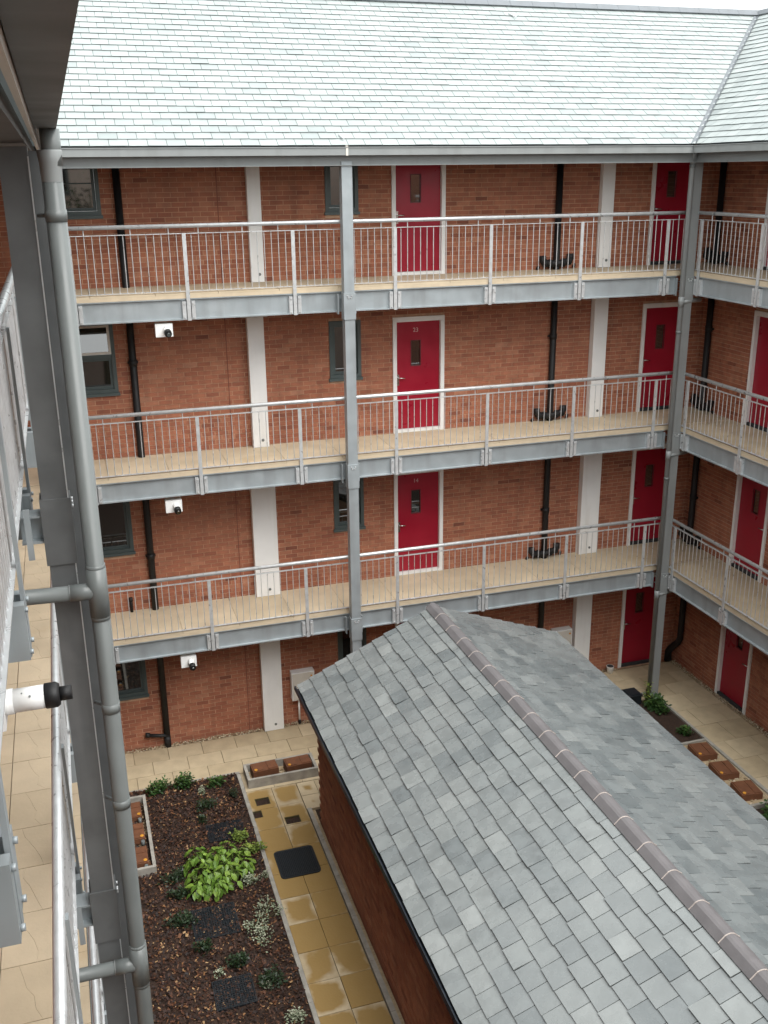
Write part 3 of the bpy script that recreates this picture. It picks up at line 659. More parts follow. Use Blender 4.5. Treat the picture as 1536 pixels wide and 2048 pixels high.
def slates(root, fr, u0, u1, L, ex, wd, m, clips=(), th=.006, n_ind=300, jag=.004, window=(130, 1536, 0, 2048), sd=.25, gap=.007, tw=.003, mu=.5):
    allp = []; rows = math.ceil(L/ex)
    for j in range(rows):
        v0 = j*ex; v1 = min(L, v0+ex*1.06); off = wd/2 if j % 2 else 0; i = math.floor((u0-off)/wd)-1
        while u0+off+i*wd < u1 or i < 0:
            a = off+i*wd; i += 1
            if a >= u1: break
            b = a+wd-gap
            dv = random.uniform(-jag, jag); rot = random.uniform(-.004, .004)
            a0, b0 = max(a, u0), min(b, u1)
            if b0-a0 < .02: continue
            poly = [(a0, v0+dv), (b0, v0+dv+rot), (b0, v1), (a0, v1)]; full = (a0 == a and b0 == b)
            for c in clips:
                q = clip(poly, *c)
                if q != poly and len(q) != 4: full = False
                elif q != poly: full = False
                poly = q
                if len(poly) < 3: break
            if len(poly) < 3: continue
            allp.append((poly, v0, full))
    cand = []
    for i, (p, v0, full) in enumerate(allp):
        c = fr(sum(x for x, _ in p)/len(p), .01, sum(y for _, y in p)/len(p)); P = pix(c)
        if full and window[0] < P[0] < window[1] and window[2] < P[1] < window[3]: cand.append((P[2], i))
    cand.sort(); pick = {i for _, i in cand[:n_ind]}
    st = MB()
    for i, (p, v0, full) in enumerate(allp):
        t = min(1, max(0, random.gauss(mu, sd))); lift = max(0, random.gauss(0, tw*.3+.0008)); sk = random.gauss(0, tw)
        if i in pick:
            mb = MB(); u_, v_ = p[0]; F = Fr(fr(u_, 0, v_), fr.u, fr.n, fr.z)
            slate_poly(mb, [(x-u_, y-v_) for x, y in p], v0-v_, ex, th, t, Fr((0,0,0),(1,0,0),(0,1,0)), lift, sk)
            inst(mb.mesh('slate', m), 'slate', root, fr.mat(u_, 0, v_))
        else: slate_poly(st, p, v0, ex, th, t, fr, lift, sk)
    st.build('slate_field', m, root, kind='stuff')

SLOPE = math.atan(.68); cs, ss = math.cos(SLOPE), math.sin(SLOPE); RL = 3.76/cs
EY, EZ = -.33, 10.415; EXR = 5.93
RB = Fr((0, EY, EZ), (1, 0, 0), (0, -ss, cs), (0, cs, ss)); RBmax = RL
roof = thing('slate_roof', (0, EY, EZ), 'wide pale slate roof over the back wing', 'roof')
slates(roof, RB, -9.5, EXR+3.8, RL, .17, .265, M['slate'], clips=[(1, -cs, EXR+.02)], sd=.2, th=.0035)
mb = MB(); mb.face([RB(-9.5, 0, 0), RB(EXR, 0, 0), RB(EXR+RL*cs, 0, RL), RB(-9.5, 0, RL)]); mb.face([RB(-9.5, -.06, 0), RB(-9.5, -.06, RL), RB(EXR+RL*cs, -.06, RL), RB(EXR, -.06, 0)]); mb.build('roof_boarding', M['under2'], roof)
RBK = Fr((0, EY+2*3.76, EZ), (-1, 0, 0), (0, ss, cs), (0, -cs, ss))
mb = MB(); mb.box(-13.5, 9.5, -.02, .012, 0, RL, fr=RBK); mb.build('rear_slope', M['slate'], roof)
rz, ry = EZ+RL*ss, EY+RL*cs
for i in range(52):
    a = -9.3+i*.45
    if a > EXR+RL*cs+.1: break
    mb = MB(); mb.prism([(-.13, -.06), (-.05, .035), (0, .05), (.05, .035), (.13, -.06), (.1, -.07), (0, .02), (-.1, -.07)], a, a+.446, lambda t_, p, q: Vector((t_, ry+p, rz+q+.02))); mb.build('ridge_tile', M['lead'], roof)
RR = Fr((EXR, 0, EZ), (0, -1, 0), (-ss, 0, cs), (cs, 0, ss))
roof2 = thing('slate_roof', (EXR, -3, EZ), 'pale slate roof of the right wing beyond the lead valley', 'roof')
slates(roof2, RR, -3.9, 7.5, RL, .17, .265, M['slate'], clips=[(-1, -cs, -EY+.02)], n_ind=200, th=.0035)
mb = MB(); mb.face([RR(-EY, 0, 0), RR(7.5, 0, 0), RR(7.5, 0, RL), RR(-EY-RL*cs, 0, RL)]); mb.face([RR(-EY, -.06, 0), RR(-EY-RL*cs, -.06, RL), RR(7.5, -.06, RL), RR(7.5, -.06, 0)]); mb.build('roof_boarding', M['under2'], roof2)
mb = MB(); mb.prism([(-.12, -.06), (-.05, .035), (0, .05), (.05, .035), (.12, -.06)], -7.5, ry, lambda t_, p, q: Vector((EXR+RL*cs+p, t_, rz+q+.02))); mb.build('ridge_capping', M['lead'], roof2)
RRK = Fr((EXR+2*RL*cs, 0, EZ), (0, 1, 0), (ss, 0, cs), (-cs, 0, ss))
mb = MB(); mb.box(-7.5, 3.3, -.02, .01, 0, RL, fr=RRK); mb.build('rear_slope', M['slate'], roof2)
# valley lining
mb = MB(); nV = 12
for i in range(nV):
    s0, s1 = i/nV, (i+1)/nV
    A0, A1 = RB(EXR+RL*cs*s0, 0, RL*s0), RB(EXR+RL*cs*s1, 0, RL*s1)
    for fr_, dx in ((RB, (-.075, 0)), (RR, (0, -.075))):
        nrm = fr_.n*.024; e = Vector((dx[0], dx[1], 0)); e = e - fr_.n*e.dot(fr_.n)
        mb.face([A0+nrm*.5, A1+nrm*.5, A1+nrm+e, A0+nrm+e])
mb.build('valley_lining', M['lead'], roof)
mb = MB()
for (u, v, dx, dz) in ((4.05, 3.98, .10, .16), (-.10, .12, .05, .13)):
    mb.tube([RB(u, .03, v+dz), RB(u+dx, .045, v)], .012, 6)
mb.build('roof_hook', M['galv2'], roof)
# left wing roof (only its eaves come into view)
RLx = Fr((-4.29, 0, EZ), (0, 1, 0), (ss, 0, cs), (-cs, 0, ss))
roof3 = thing('slate_roof', (-4.3, -8, EZ), 'dark underside of the eaves over the left wing', 'roof')
mb = MB(); mb.box(-16.8, 1.0, -.02, .012, 0, RL, fr=RLx); mb.build('slope', M['slate'], roof3)
mb = MB(); mb.box(-5.9, -4.44, -16.8, 1.0, 10.30, 10.33); mb.build('soffit', M['soffit'], roof3)
mb = MB(); mb.box(-4.60, -4.40, -16.8, -.4, 10.22, 10.296); mb.build('eaves_beam', M['soffit'], roof3)
mb = MB(); mb.box(-4.368, -4.350, -16.8, -.4, 10.25, 10.42); mb.build('fascia', M['cream'], roof3)
for nm, a, b, lab in (('eaves_soffit', (-5.9, RX), (-.20, WY), 'back'), ('eaves_soffit', (RAILR-.2, RX), (-8.4, -.205), 'right')):
    mb = MB(); mb.box(a[0], a[1], b[0], b[1], 10.30, 10.325); mb.build('soffit', M['soffit'], roof if lab == 'back' else roof2)
mb = MB()
mb.box(-4.5, EXR+.16, -.21, -.198, 10.15, 10.30).box(-4.5, EXR+.16, -.26, -.10, 10.138, 10.15); mb.build('eaves_beam', M['gutter'], roof)
mb = MB(); mb.box(EXR+.152, EXR+.164, -8.4, -.19, 10.15, 10.30).box(EXR+.10, EXR+.26, -8.4, -.185, 10.136, 10.148); mb.build('eaves_beam', M['gutter'], roof2)
# gutters
def gutter(fr, u0, u1, label, loc, m):
    t = thing('gutter', loc, label, 'gutter', 'box gutters along the eaves'); mb = MB(); th = .006
    mb.box(u0, u1, 0, th, 0, .118, fr=fr).box(u0, u1, th, .105, 0, th, fr=fr).box(u0, u1, .105, .105+th, 0, .125, fr=fr).box(u0, u1, -.012, 0, .106, .118, fr=fr)
    mb.build('trough', m, t); return t
GB = Fr((0, -.365, 10.285), (1, 0, 0), (0, 1, 0)); GR = Fr((EXR-.035, 0, 10.285), (0, -1, 0), (1, 0, 0)); GL = Fr((-4.236, 0, 10.283), (0, -1, 0), (-1, 0, 0))
t = gutter(GB, -4.26, EXR-.03, 'grey box gutter along the eaves of the back wing', (0, -.3, 10.28), M['gutter'])
mb = MB(); mb.box(-.055, -.02, -.008, -.0, -.006, .128, fr=GB).box(-.055, -.02, -.012, .11, .128, .136, fr=GB); mb.build('union_clip', M['cream'], t)
gutter(GR, .37, 8.4, 'grey box gutter along the eaves of the right wing', (EXR, -3, 10.28), M['gutter'])
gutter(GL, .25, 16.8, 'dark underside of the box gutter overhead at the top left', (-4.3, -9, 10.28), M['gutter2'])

# ------------------------------------------------------------------ shed
SX0, SX1, SRX, SY0, SY1 = -1.46, 2.95, .76, -10.6, -1.95
SZ, SZR, SZE = 3.53, 2.74, 2.51
shed = thing('brick_shed', (.8, -6, 0), 'low brick outbuilding with grey slate roof in the courtyard', 'shed')
WSL = Fr((-1.19, 0, 0), (0, -1, 0), (-1, 0, 0))
mb = MB(); mb.box(-1.179, 2.72, -10.4, -2.01, -.04, 2.45)
mb.prism([(-1.17, 2.45), (2.71, 2.45), (.76, 3.40)], -10.39, -2.02, lambda t_, p, q: Vector((p, t_, q))); mb.build('mortar_core', M['mortar'], shed)
bk = []; stf = MB(); ind = []
for j in range(33):
    za = -.03+j*CZ
    for i in range(38):
        u = 1.98+i*CU+(CU/2 if j % 2 else 0)
        P = pix(WSL(u+.1, 0, za+.03))
        ind.append((P[2] if (560 < P[0] < 960 and 1400 < P[1] < 2048 and za < 2.2) else 99, u, za))
ind.sort(); meshes = [b.mesh('brick', M['brick']) for b in BV]
for n, (d_, u, za) in enumerate(ind):
    if n < 300 and d_ < 99: inst(random.choice(meshes), 'brick', shed, WSL.mat(u+.1125, -.011, za+.0375))
    else: stf.box(u+.005, u+.22, -.011, random.uniform(-.002, .002), za+.005, za+.07, min(1, max(0, random.gauss(.42, .2))), WSL, skip='f')
for fr_, u0, u1 in ((Fr((0, -2.0, 0), (1, 0, 0), (0, 1, 0)), -1.19, 2.73), (Fr((2.73, 0, 0), (0, -1, 0), (1, 0, 0)), 2.0, 10.4)):
    for j in range(33):
        za = -.03+j*CZ; u = u0+(CU/2 if j % 2 else 0)
        while u < u1-.22: stf.box(u+.005, u+.22, -.011, .0, za+.005, za+.07, min(1, max(0, random.gauss(.42, .2))), fr_, skip='f'); u += CU
stf.build('brick_courses', M['brick'], shed, kind='stuff')
aL = math.atan2(SZ-SZE, SRX-SX0); aR = math.atan2(SZ-SZR, SX1-SRX)
FSL = Fr((SX0, SY1, SZE), (0, -1, 0), (-math.sin(aL), 0, math.cos(aL)), (math.cos(aL), 0, math.sin(aL))); LL = math.hypot(SZ-SZE, SRX-SX0)
FSR = Fr((SX1, SY1, SZR), (0, -1, 0), (math.sin(aR), 0, math.cos(aR)), (-math.cos(aR), 0, math.sin(aR))); LR = math.hypot(SZ-SZR, SX1-SRX)
slates(shed, FSL, 0, 8.6, LL-.02, LL/11, .285, M['slate2'], th=.009, jag=.008, n_ind=300, window=(-60, 1600, 1150, 2140), sd=.2, gap=.008, tw=.016)
st_before = set(WM)
slates(shed, FSR, 0, 8.6, LR-.02, LR/11, .285, M['slate2'], th=.009, jag=.008, n_ind=0, sd=.2, mu=.2, gap=.007, tw=.014)  # lower mean tint puts this slope's darker reflection into the slate colour
mb = MB(); mb.box(.01, 8.6, -.03, 0, .01, LL, fr=FSL).box(.01, 8.6, -.03, 0, .01, LR, fr=FSR); mb.build('roof_boarding', M['under'], shed)
prof = [(-.112, -.052), (-.045, .012), (-.015, .022), (.015, .022), (.045, .013), (.112, -.042), (.10, -.055), (.04, -.004), (0, .006), (-.04, -.005), (-.10, -.066)]
rm = MB(); rm.prism(prof, 0, .452, lambda t_, p, q: Vector((p, -t_, q))); rme = rm.mesh('ridge_tile', M['ridge'])
bm_ = MB(); bm_.prism([(p*1.03, q+.004) for p, q in prof], -.005, .004, lambda t_, p, q: Vector((p, -t_, q))); bme = bm_.mesh('bedding_joint', M['mort2'])
for i in range(19):
    mtx = Matrix.Translation((SRX, SY1+.02-i*.4515, SZ+.035)) @ Matrix.Rotation(random.uniform(-.006, .006), 4, 'Z')
    o = inst(rme, 'ridge_tile', shed, mtx); inst(bme, 'bedding_joint', o, mtx @ Matrix.Translation((0, -.44, .002)))
eg = MB(); eg.prism([(-.02, -.085), (-.08, -.095), (-.115, -.05), (-.105, .006), (-.085, .0), (-.07, -.055), (-.02, -.06)], SY1+.02, SY0, lambda t_, p, q: Vector((SX0+.06+p, t_, SZE-.005+q)))
eg.box(SX0+.03, SX0+.05, SY0, SY1-.01, SZE-.12, SZE-.012); eg.build('eaves_trim', M['fascia'], shed)
eg = MB(); eg.box(SX1-.03, SX1+.035, SY0, SY1+.01, SZR-.07, SZR-.012); eg.build('eaves_trim', M['fascia'], shed)
eg = MB(); eg.box(SX0+.08, SRX, SY1-.1, SY1-.02, -.0, .001); 
vb = MB(); vb.box(0.0, .03, -.09, -.004, .02, LL, fr=FSL).box(0.0, .03, -.09, -.004, .02, LR, fr=FSR); vb.build('verge_board', M['fascia'], shed)

# ------------------------------------------------------------------ cctv cameras
def cctv(x, y, z, label, near=False):
    t = thing('cctv_camera', (x, y, z), label, 'camera', 'bullet cameras under the galleries')
    pl = MB(); pl.box(x-.13, x+.13, y-.006, y+.16, z-.10, z+.10); pl.build('junction_box', M['white'], t)
    tilt = Vector((.06, -1, -.28)).normalized() if not near else Vector((1, .0, -.02)).normalized()
    p = Vector((x+.03, y-.002, z+.02)); b = MB(); b.tube([p, p+tilt*.12], .046, 16); b.build('body', M['white'], t)
    h = MB(); h.tube([p+tilt*.118, p+tilt*.20], .054, 16); hd = h.build('hood', M['black'], t)
    l = MB(); l.tube([p+tilt*.198, p+tilt*.23], .03, 14); l.build('lens', M['glass'], hd)
cctv(-2.87, .04, 7.80, 'white bullet camera under the top walkway at the left'); cctv(-2.94, .04, 4.985, 'white bullet camera under the middle walkway at the left'); cctv(-2.905, .04, 2.20, 'white bullet camera under the lowest walkway at the left')
t = thing('cctv_camera', (-4.72, -11.14, 7.75), 'large white camera with black lens hood poking out below the nearest rail', 'camera', 'bullet cameras under the galleries')
p = Vector((-4.76, -11.14, 7.745)); ax = Vector((1, -.02, .02)).normalized()
b = MB(); b.tube([p, p+ax*.045], .060, 20); b.tube([p+ax*.045, p+ax*.185], .0555, 20); b.build('body', M['white'], t)
h = MB(); h.tube([p+ax*.18, p+ax*.185, p+ax*.235, p+ax*.25], .06, 20, radii=[.05, .060, .060, .050]); hd = h.build('hood', M['black'], t)
l = MB(); l.tube([p+ax*.248, p+ax*.305], .034, 16); l.build('lens', M['black'], hd)
sc = MB(); sc.tube([p+ax*.12+Vector((0, -.045, .034)), p+ax*.12+Vector((0, -.048, .037))], .006, 6); sc.tube([p+ax*.085+Vector((0, -.03, .047)), p+ax*.085+Vector((0, -.031, .05))], .004, 6); sc.build('screw', M['pipe'], t)
bx = MB(); bx.box(-4.92, -4.755, -11.24, -11.04, 7.65, 7.86).box(-4.87, -4.80, -11.18, -11.10, 7.86, 7.94); bx.build('junction_box', M['white'], t)

# ------------------------------------------------------------------ meter boxes, lamps, clutter
def meter(u, w_, z0, z1, label, pipe=True):
    t = thing('meter_box', BACK(u, 0, z0), label, 'meter box', 'white meter boxes on the back wall')
    b = MB(); b.box(u, u+w_, .014, .17, z0, z1, fr=BACK); bo = b.build('cabinet', M['white'], t)
    d = MB(); d.box(u+.02, u+w_-.02, .17, .182, z0+.02, z1-.02, fr=BACK); dr = d.build('cabinet_door', M['cream'], t)
    k = MB(); k.tube([BACK(u+w_-.06, .18, z1-.09), BACK(u+w_-.06, .192, z1-.09)], .02, 10); k.build('lock', M['yellow'], dr)
    if pipe:
        q = MB(); q.tube([BACK(u+.14, .08, .02), BACK(u+.14, .08, z0)], .018, 8); q.build('supply_pipe', M['white'], t)
        q = MB(); q.tube([BACK(u+.14, .08, 0), BACK(u+.14, .08, .09)], .026, 8); q.build('pipe_sleeve', M['black'], t)
meter(-.95, .44, .56, 1.14, 'white meter box on the ground floor wall beside the outbuilding eaves'); meter(4.49, .42, .60, 1.17, 'white meter box on the ground floor wall beyond the outbuilding ridge')
for k in (3, 2, 1):
    for x, w1 in ((-1.45, .42), (3.0, .22)):
        if k == 2 and x < 0 or k == 1: continue
        mb = MB(); z = FL[k]-.415; mb.box(x-w1/2, x+w1/2, .20, .32, z-.03, z-.004)
        single(mb, 'ceiling_light', M['cream'], (x, .26, z), f'slim white light fitting under the {LEV[k]} walkway ' + ('by the left pillar' if x < 0 else 'right of the red door'), 'light', 'light fittings under the walkways')
bx_, by_ = 5.85, 1.03
t = thing('bucket', (bx_, by_, 0), 'small white bucket on the paving by the corner door', 'bucket')
mb = MB(); mb.tube([(bx_, by_, .005), (bx_, by_, .15), (bx_, by_, .16)], .07, 16, radii=[.055, .075, .08]); mb.build('tub', M['white'], t)
mb = MB(); mb.tube([(bx_, by_, .158), (bx_, by_, .163)], .068, 16); mb.build('contents', M['under'], t)
mb = MB(); mb.tube([(bx_-.08, by_, .15), (bx_-.05, by_-.05, .10), (bx_, by_-.085, .08), (bx_+.05, by_-.05, .10), (bx_+.08, by_, .15)], .005, 5); mb.build('handle', M['galv2'], t)
t = thing('black_crate', (5.62, -.1, 0), 'black plastic box with lid by the foot of the corner column', 'box')
mb = MB(); mb.box(5.50, 5.78, -.32, -.02, 0, .17); mb.build('tub', M['rubber'], t); mb = MB(); mb.box(5.485, 5.795, -.335, -.005, .172, .205); mb.box(5.53, 5.75, -.29, -.05, .205, .213); mb.build('lid', M['rubber'], t)

# brown blocks in troughs
def block(x, y, rz, label, group, lx=.45, ly=.28, h=.17, z=0):
    t = thing('brown_block', (x, y, z), label, 'block', group); F = Fr((x, y, z), (math.cos(rz), math.sin(rz), 0), (-math.sin(rz), math.cos(rz), 0))
    mb = MB(); mb.box(-lx/2, lx/2, -ly/2, ly/2, .0, h, fr=F).box(-lx/2+.02, -.05, -ly/2+.02, ly/2-.02, h, h+.012, fr=F).box(.05, lx/2-.02, -ly/2+.02, ly/2-.02, h, h+.012, fr=F); mb.build('body', M['rust'], t)
    mb = MB(); mb.tube([F(-lx/2+.055, -ly/2+.045, h+.004), F(-lx/2+.055, -ly/2+.045, h+.02)], .028, 10); mb.build('yellow_cap', M['yellow'], t)
def trough(name, x0, x1, y0, y1, h, label, th=.05, open_side=None):
    t = thing(name, ((x0+x1)/2, (y0+y1)/2, 0), label, 'planter')
    for k, r in (('f', (x0, x1, y0, y0+th)), ('k', (x0, x1, y1-th, y1)), ('l', (x0, x0+th, y0+th+.001, y1-th-.001)), ('r', (x1-th, x1, y0+th+.001, y1-th-.001))):
        if k == open_side: continue
        mb = MB(); mb.box(*r, -.03, h); mb.build('kerb_stone', M['concrete'], t)
    mb = MB(); mb.box(x0+th, x1-th, y0+th, y1-th, -.03, .03)
    for _ in range(160):
        x, y, r = random.uniform(x0+th+.02, x1-th-.02), random.uniform(y0+th+.02, y1-th-.02), random.uniform(.01, .02); mb.box(x-r, x+r, y-r, y+r, .03, .03+r, random.random())
    mb.build('pebble_fill', M['gravel'], t, kind='stuff'); return t
trough('stone_trough', -2.14, -.9, -.72, -.20, .17, 'grey kerb trough beside the outbuilding corner holding two brown blocks')
block(-1.80, -.43, .05, 'brown block in the kerb trough, the left one of two', 'brown blocks in the kerb troughs', z=.035, h=.18); block(-1.21, -.45, .05, 'brown block in the kerb trough, the one against the outbuilding', 'brown blocks in the kerb troughs', z=.035, h=.18)
tr2 = trough('stone_trough', -4.42, -3.86, -2.50, -.55, .16, 'pale kerb trough half hidden behind the nearest downpipe')
for i, (yy, lab) in enumerate(((-.90, 'farthest'), (-1.50, 'middle'), (-2.12, 'nearest'))):
    block(-4.09, yy, math.pi/2, f'brown block with yellow cap behind the nearest downpipe, {lab} of three', 'brown blocks in the kerb troughs', z=.035, h=.10, lx=.42, ly=.26)
    mb = MB(); mb.tube([(-4.0, yy-.26, .03), (-4.0, yy-.26, .13)], .028, 10); mb.build('pipe_cap', M['pipe'], tr2)
trough('stone_trough', 5.45, 6.19, -3.95, -1.90, .07, 'low kerb trough right of the outbuilding holding three brown blocks')
for yy, lab in ((-2.31, 'farthest'), (-2.94, 'middle'), (-3.57, 'nearest')):
    block(5.82, yy, -.12, f'brown block right of the outbuilding roof, {lab} of three', 'brown blocks in the kerb troughs', z=.03, lx=.37, ly=.40, h=.12)

# pits, mat and mesh panels
for (x0, x1, y0, y1), lab in zip(PITS, ('nearest the stone trough', 'cut into the bed edge', 'nearest the outbuilding')):
    mb = MB(); e = .012
    mb.box(x0+.002, x0+e, y0+.002, y1-.002, -.05, -.004).box(x1-e, x1-.002, y0+.002, y1-.002, -.05, -.004).box(x0+e, x1-e, y0+.002, y0+e, -.05, -.0045).box(x0+e, x1-e, y1-e, y1-.002, -.05, -.0045)
    t = thing('sunken_cover', ((x0+x1)/2, (y0+y1)/2, 0), f'small square sunken cover in the path, {lab}', 'drain cover', 'square sunken covers in the path')
    mb.build('rim', M['stem'], t); mb = MB(); mb.box(x0+e, x1-e, y0+e, y1-e, -.045, -.036)
    for i in range(5):
        xx = x0+.03+(x1-x0-.06)*i/4; mb.box(xx-.006, xx+.006, y0+e, y1-e, -.035, -.026)
    mb.build('plate', M['earth'], t)
def rrect(x0, x1, y0, y1, r, n=5):
    o = []
    for cx, cy, a0 in ((x1-r, y1-r, 0), (x0+r, y1-r, 90), (x0+r, y0+r, 180), (x1-r, y0+r, 270)):
        o += [(cx+r*math.cos(math.radians(a0+90*i/n)), cy+r*math.sin(math.radians(a0+90*i/n))) for i in range(n+1)]
    return o
t = thing('rubber_mat', (-1.79, -2.88, 0), 'black rubber mat with rounded corners lying on the path', 'mat')
mb = MB(); mb.prism(rrect(-2.09, -1.47, -3.21, -2.54, .07), .004, .016, lambda t_, p, q: Vector((p, q, t_))); mb.build('base', M['rubber'], t)
mb = MB()
for i in range(21): x = -2.05+i*.027; mb.box(x, x+.010, -3.18, -2.57, .016, .024)
for i in range(22): y = -3.17+i*.0275; mb.box(-2.06, -1.50, y, y+.009, .016, .0235)
mb.build('ribs', M['rubber'], t)
def meshpanel(x0, x1, y0, y1, label, z=.052):
    t = thing('mesh_panel', ((x0+x1)/2, (y0+y1)/2, z), label, 'mesh panel', 'black mesh panels laid on the mulch'); f = MB()
    f.box(x0, x1, y0, y0+.015, z, z+.014).box(x0, x1, y1-.015, y1, z, z+.014).box(x0, x0+.015, y0+.015, y1-.015, z, z+.0135).box(x1-.015, x1, y0+.015, y1-.015, z, z+.0135); f.build('frame', M['rubber'], t)
    b = MB(); n = int((x1-x0)/.032); m = int((y1-y0)/.032)
    for i in range(1, n): x = x0+(x1-x0)*i/n; b.box(x-.005, x+.005, y0+.015, y1-.015, z+.001, z+.010)
    for i in range(1, m): y = y0+(y1-y0)*i/m; b.box(x0+.015, x1-.015, y-.005, y+.005, z+.001, z+.0105)
    b.build('grid_bars', M['rubber'], t)
    s = MB(); s.box(x0+.01, x1-.01, y0+.01, y1-.01, z-.045, z-.012); s.build('liner', M['fascia'], t)
meshpanel(-3.0, -2.42, -2.05, -1.6, 'black mesh panel on the mulch behind the lime green plant'); meshpanel(-3.50, -2.87, -4.15, -3.52, 'black mesh panel on the mulch just in front of the lime green plant'); meshpanel(-3.40, -2.88, -5.45, -4.95, 'black mesh panel on the mulch near the lower edge of the bed')

# ------------------------------------------------------------------ plants
def leaf_mb(l, wd, bend, fold, t, n=4):
    mb = MB(); rows = []
    for i in range(n+1):
        s = i/n; x = l*s; hw = wd*.5*math.sin(math.pi*min(1, s**.8*.97+.03))**.85 if 0 < i < n else .002; z = -bend*l*s*s
        rows.append(((x, -hw, z+fold*hw), (x, 0, z), (x, hw, z+fold*hw)))
    for a, b in zip(rows, rows[1:]):
        mb.face([a[0], b[0], b[1], a[1]], t, True); mb.face([a[1], b[1], b[2], a[2]], t, True)
    return mb
def hosta():
    c = Vector((-2.99, -2.82, .03)); t = thing('leafy_plant', c, 'large bright lime green broad leaved plant in the mulch bed', 'plant')
    ms = [leaf_mb(random.uniform(.105, .15), random.uniform(.065, .092), random.uniform(.2, .5), random.uniform(.1, .4), .08+.84*i/13).mesh('leaf', M['leaf']) for i in range(14)]
    st = MB(); clumps = [(-.26, .38, .16), (-.25, .12, .22), (.18, .28, .2), (.0, 0, .3), (.3, .04, .22), (-.22, -.22, .24), (.12, -.25, .24), (-.05, -.42, .16), (.38, -.1, .14), (-.33, -.38, .12)]
    for cx, cy, rr in clumps:
        n = int(44*rr/.22)
        for i in range(n):
            a = random.random()*6.283; r = rr*math.sqrt(random.random()); h = .10+.26*(1-(r/rr)**2)*rr/.26+random.uniform(-.03, .03)
            p = c+Vector((cx+r*math.cos(a), cy+r*math.sin(a), max(.06, h)))
            az = a+random.gauss(0, .5); pitch = random.uniform(.0, .5)+.25*r/rr
            inst(random.choice(ms), 'leaf', t, Matrix.Translation(p) @ Matrix.Rotation(az, 4, 'Z') @ Matrix.Rotation(pitch, 4, 'Y') @ Matrix.Rotation(random.gauss(0, .25), 4, 'X') @ Matrix.Scale(random.uniform(.75, 1.1), 4))
            if i % 4 == 0: st.tube([c+Vector((cx*.7, cy*.7, .02)), p], .005, 4, caps=False)
    st.build('stems', M['stem'], t)
hosta()
def shrub(x, y, rx, ry, h, n, l, m, label, group=None, z=.04, blobs=None, cat='plant'):
    t = thing('low_plant', (x, y, z), label, cat, group); f = MB(); st = MB(); blobs = blobs or [(random.uniform(-.5, .5), random.uniform(-.5, .5), random.uniform(.4, .7)) for _ in range(5)]
    for bx, by, br in blobs:
        cx, cy = x+bx*rx, y+by*ry
        for _ in range(3):
            a = random.random()*6.283; st.tube([(x+bx*rx*.3, y+by*ry*.3, z-.02), (cx+math.cos(a)*br*rx*.6, cy+math.sin(a)*br*ry*.6, z+h*random.uniform(.5, .9))], .004, 4, caps=False)
        for _ in range(n//len(blobs)):
            v = Vector((random.gauss(0, 1), random.gauss(0, 1), abs(random.gauss(0, 1)))).normalized()*random.random()**.4
            p = Vector((cx+v.x*br*rx, cy+v.y*br*ry, z+.01+v.z*h)); L = l*random.uniform(.6, 1.25); a = random.random()*6.283; e = random.uniform(-.4, .7)
            d = Vector((math.cos(a)*math.cos(e), math.sin(a)*math.cos(e), math.sin(e))); s = d.cross(Vector((0, 0, 1))).normalized(); s = (s+Vector((0, 0, random.gauss(0, .3)))).normalized()
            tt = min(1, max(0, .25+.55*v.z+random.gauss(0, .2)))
            f.face([p, p+d*L*.5+s*L*.28, p+d*L, p+d*L*.5-s*L*.28], tt)
    f.build('foliage', M[m], t); st.build('stems', M['stem'], t); return t
G1 = 'green plants along the back of the bed'
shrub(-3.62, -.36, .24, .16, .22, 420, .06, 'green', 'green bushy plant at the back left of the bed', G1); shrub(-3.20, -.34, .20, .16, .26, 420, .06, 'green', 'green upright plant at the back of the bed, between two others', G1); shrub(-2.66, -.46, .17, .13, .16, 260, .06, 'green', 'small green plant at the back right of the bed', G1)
GP = 'pale variegated plants in the bed'
shrub(-2.56, -3.20, .19, .15, .14, 200, .035, 'pale', 'pale silvery plant touching the lime green plant', GP); shrub(-2.34, -3.14, .08, .10, .12, 90, .03, 'pale', 'tiny pale sprig between the lime green plant and the path', GP)
shrub(-2.56, -4.02, .36, .52, .14, 480, .036, 'pale', 'long straggling pale plant leaning towards the path', GP, blobs=[(.35, .55, .35), (.1, .3, .35), (.75, .2, .28), (-.05, -.05, .35), (.0, -.45, .4), (-.35, -.5, .35), (-.15, -.85, .35), (-.55, -.2, .2)])
shrub(-2.94, -.66, .10, .10, .12, 110, .03, 'pale', 'small pale sprig near the back of the bed', GP); shrub(-2.53, -5.9, .20, .14, .14, 240, .035, 'pale', 'pale plant at the bottom edge of the picture beside the path', GP); shrub(-3.27, -4.83, .09, .10, .1, 70, .03, 'pale', 'tiny pale sprig between two mesh panels', GP); shrub(-2.74, -5.25, .09, .09, .1, 80, .03, 'pale', 'small pale sprig near the lower path edge', GP)
GY = 'yellow green plants by the path'
shrub(-2.52, -2.08, .15, .13, .15, 200, .055, 'lime2', 'small yellow green plant on the mesh panel corner', GY); shrub(-2.37, -2.44, .20, .11, .14, 220, .055, 'lime2', 'yellow green plant nearest the rubber mat', GY)
GD = 'dark green plants in the mulch'
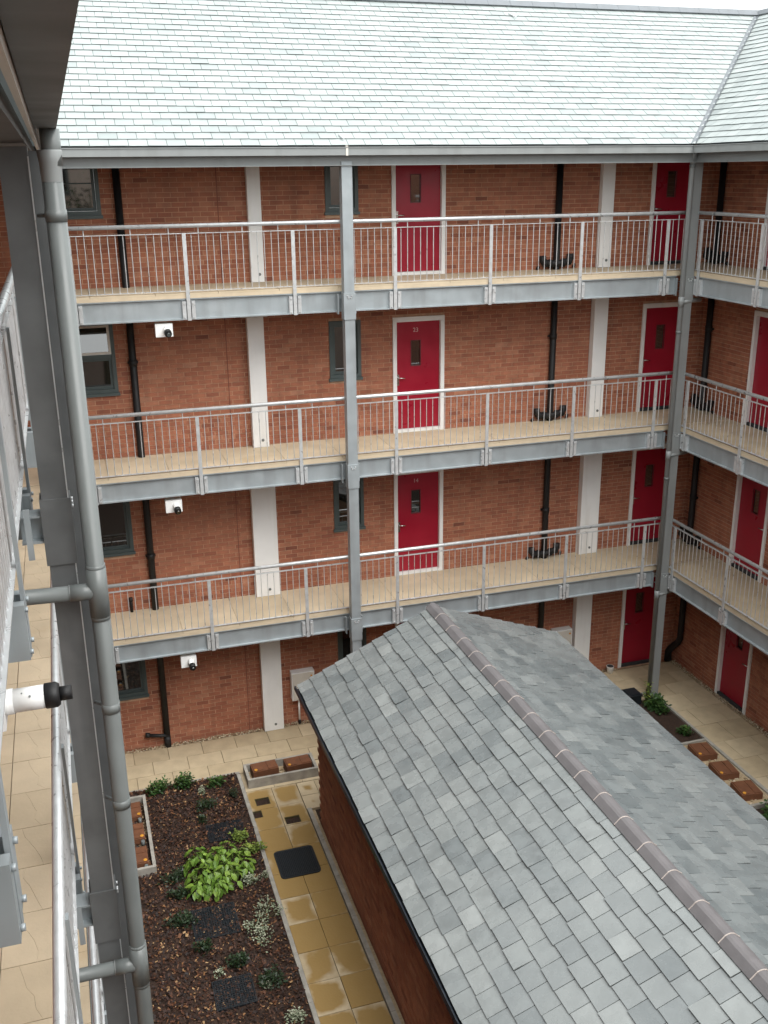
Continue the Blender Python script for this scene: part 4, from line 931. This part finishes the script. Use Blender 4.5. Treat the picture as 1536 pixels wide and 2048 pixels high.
for (x, y, a, b, n, l, lab) in ((-2.92, -1.08, .2, .14, 260, .045, 'dark green clump before the back pale sprig'), (-2.42, -.93, .1, .09, 120, .04, 'dark green tuft near the bed corner by the path'), (-3.05, -1.45, .11, .1, 120, .045, 'dark green tuft left of the far mesh panel'), (-3.62, -2.72, .22, .17, 300, .05, 'dark green plant left of the lime green plant'), (-3.65, -3.72, .24, .17, 320, .05, 'dark green spreading plant at the lower left of the lime green plant'),
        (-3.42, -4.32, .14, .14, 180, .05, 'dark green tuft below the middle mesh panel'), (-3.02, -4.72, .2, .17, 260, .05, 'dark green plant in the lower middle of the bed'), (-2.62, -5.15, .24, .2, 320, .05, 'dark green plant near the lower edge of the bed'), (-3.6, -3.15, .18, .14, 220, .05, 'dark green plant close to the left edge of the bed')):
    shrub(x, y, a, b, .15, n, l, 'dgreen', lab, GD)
GR_ = 'plants right of the outbuilding'
shrub(5.98, -.62, .30, .34, .24, 700, .075, 'green', 'bushy green plant at the foot of the corner column', GR_, z=0); shrub(5.88, -.40, .09, .12, .55, 120, .06, 'lime2', 'upright yellow green shoot against the corner column', GR_, z=0)
shrub(5.92, -1.56, .15, .15, .16, 240, .065, 'green', 'small green plant just beyond the farthest brown block', GR_, z=0); shrub(5.85, -4.28, .30, .36, .28, 600, .075, 'green', 'leafy green plant cut off by the right picture edge', GR_, z=0)
t = thing('courtyard_tree', (-3.0, -19.6, 0), 'leafy tree behind the camera, seen only mirrored in the windows', 'tree')
mb = MB(); mb.tube([(-3.0, -19.6, -.05), (-3.02, -19.6, 3), (-2.95, -19.55, 6), (-3.0, -19.6, 9.5)], .1, 9, radii=[.16, .12, .08, .02])
for k in range(9):
    a = k*2.4; z0 = 3.5+k*.6; mb.tube([(-3.0, -19.6, z0), (-3.0+.6*math.cos(a), -19.6+.6*math.sin(a), z0+.5), (-3.0+1.2*math.cos(a), -19.6+1.2*math.sin(a), z0+1.1)], .03, 6, radii=[.045, .03, .012])
mb.build('trunk', M['stem'], t); f = MB()
for k in range(9):
    a = k*2.4; z0 = 4.7+k*.6
    for _ in range(230):
        v = Vector((random.gauss(0, .42), random.gauss(0, .42), random.gauss(0, .42))); p = Vector((-3.0+1.0*math.cos(a), -19.6+1.0*math.sin(a), z0))+v
        d = Vector((random.gauss(0, 1), random.gauss(0, 1), random.gauss(0, .6))).normalized(); q = d.orthogonal().normalized(); L = random.uniform(.09, .17)
        f.face([p, p+d*L*.5+q*L*.3, p+d*L, p+d*L*.5-q*L*.3], random.random())
f.build('crown', M['green'], t)
bpy.context.view_layer.update()
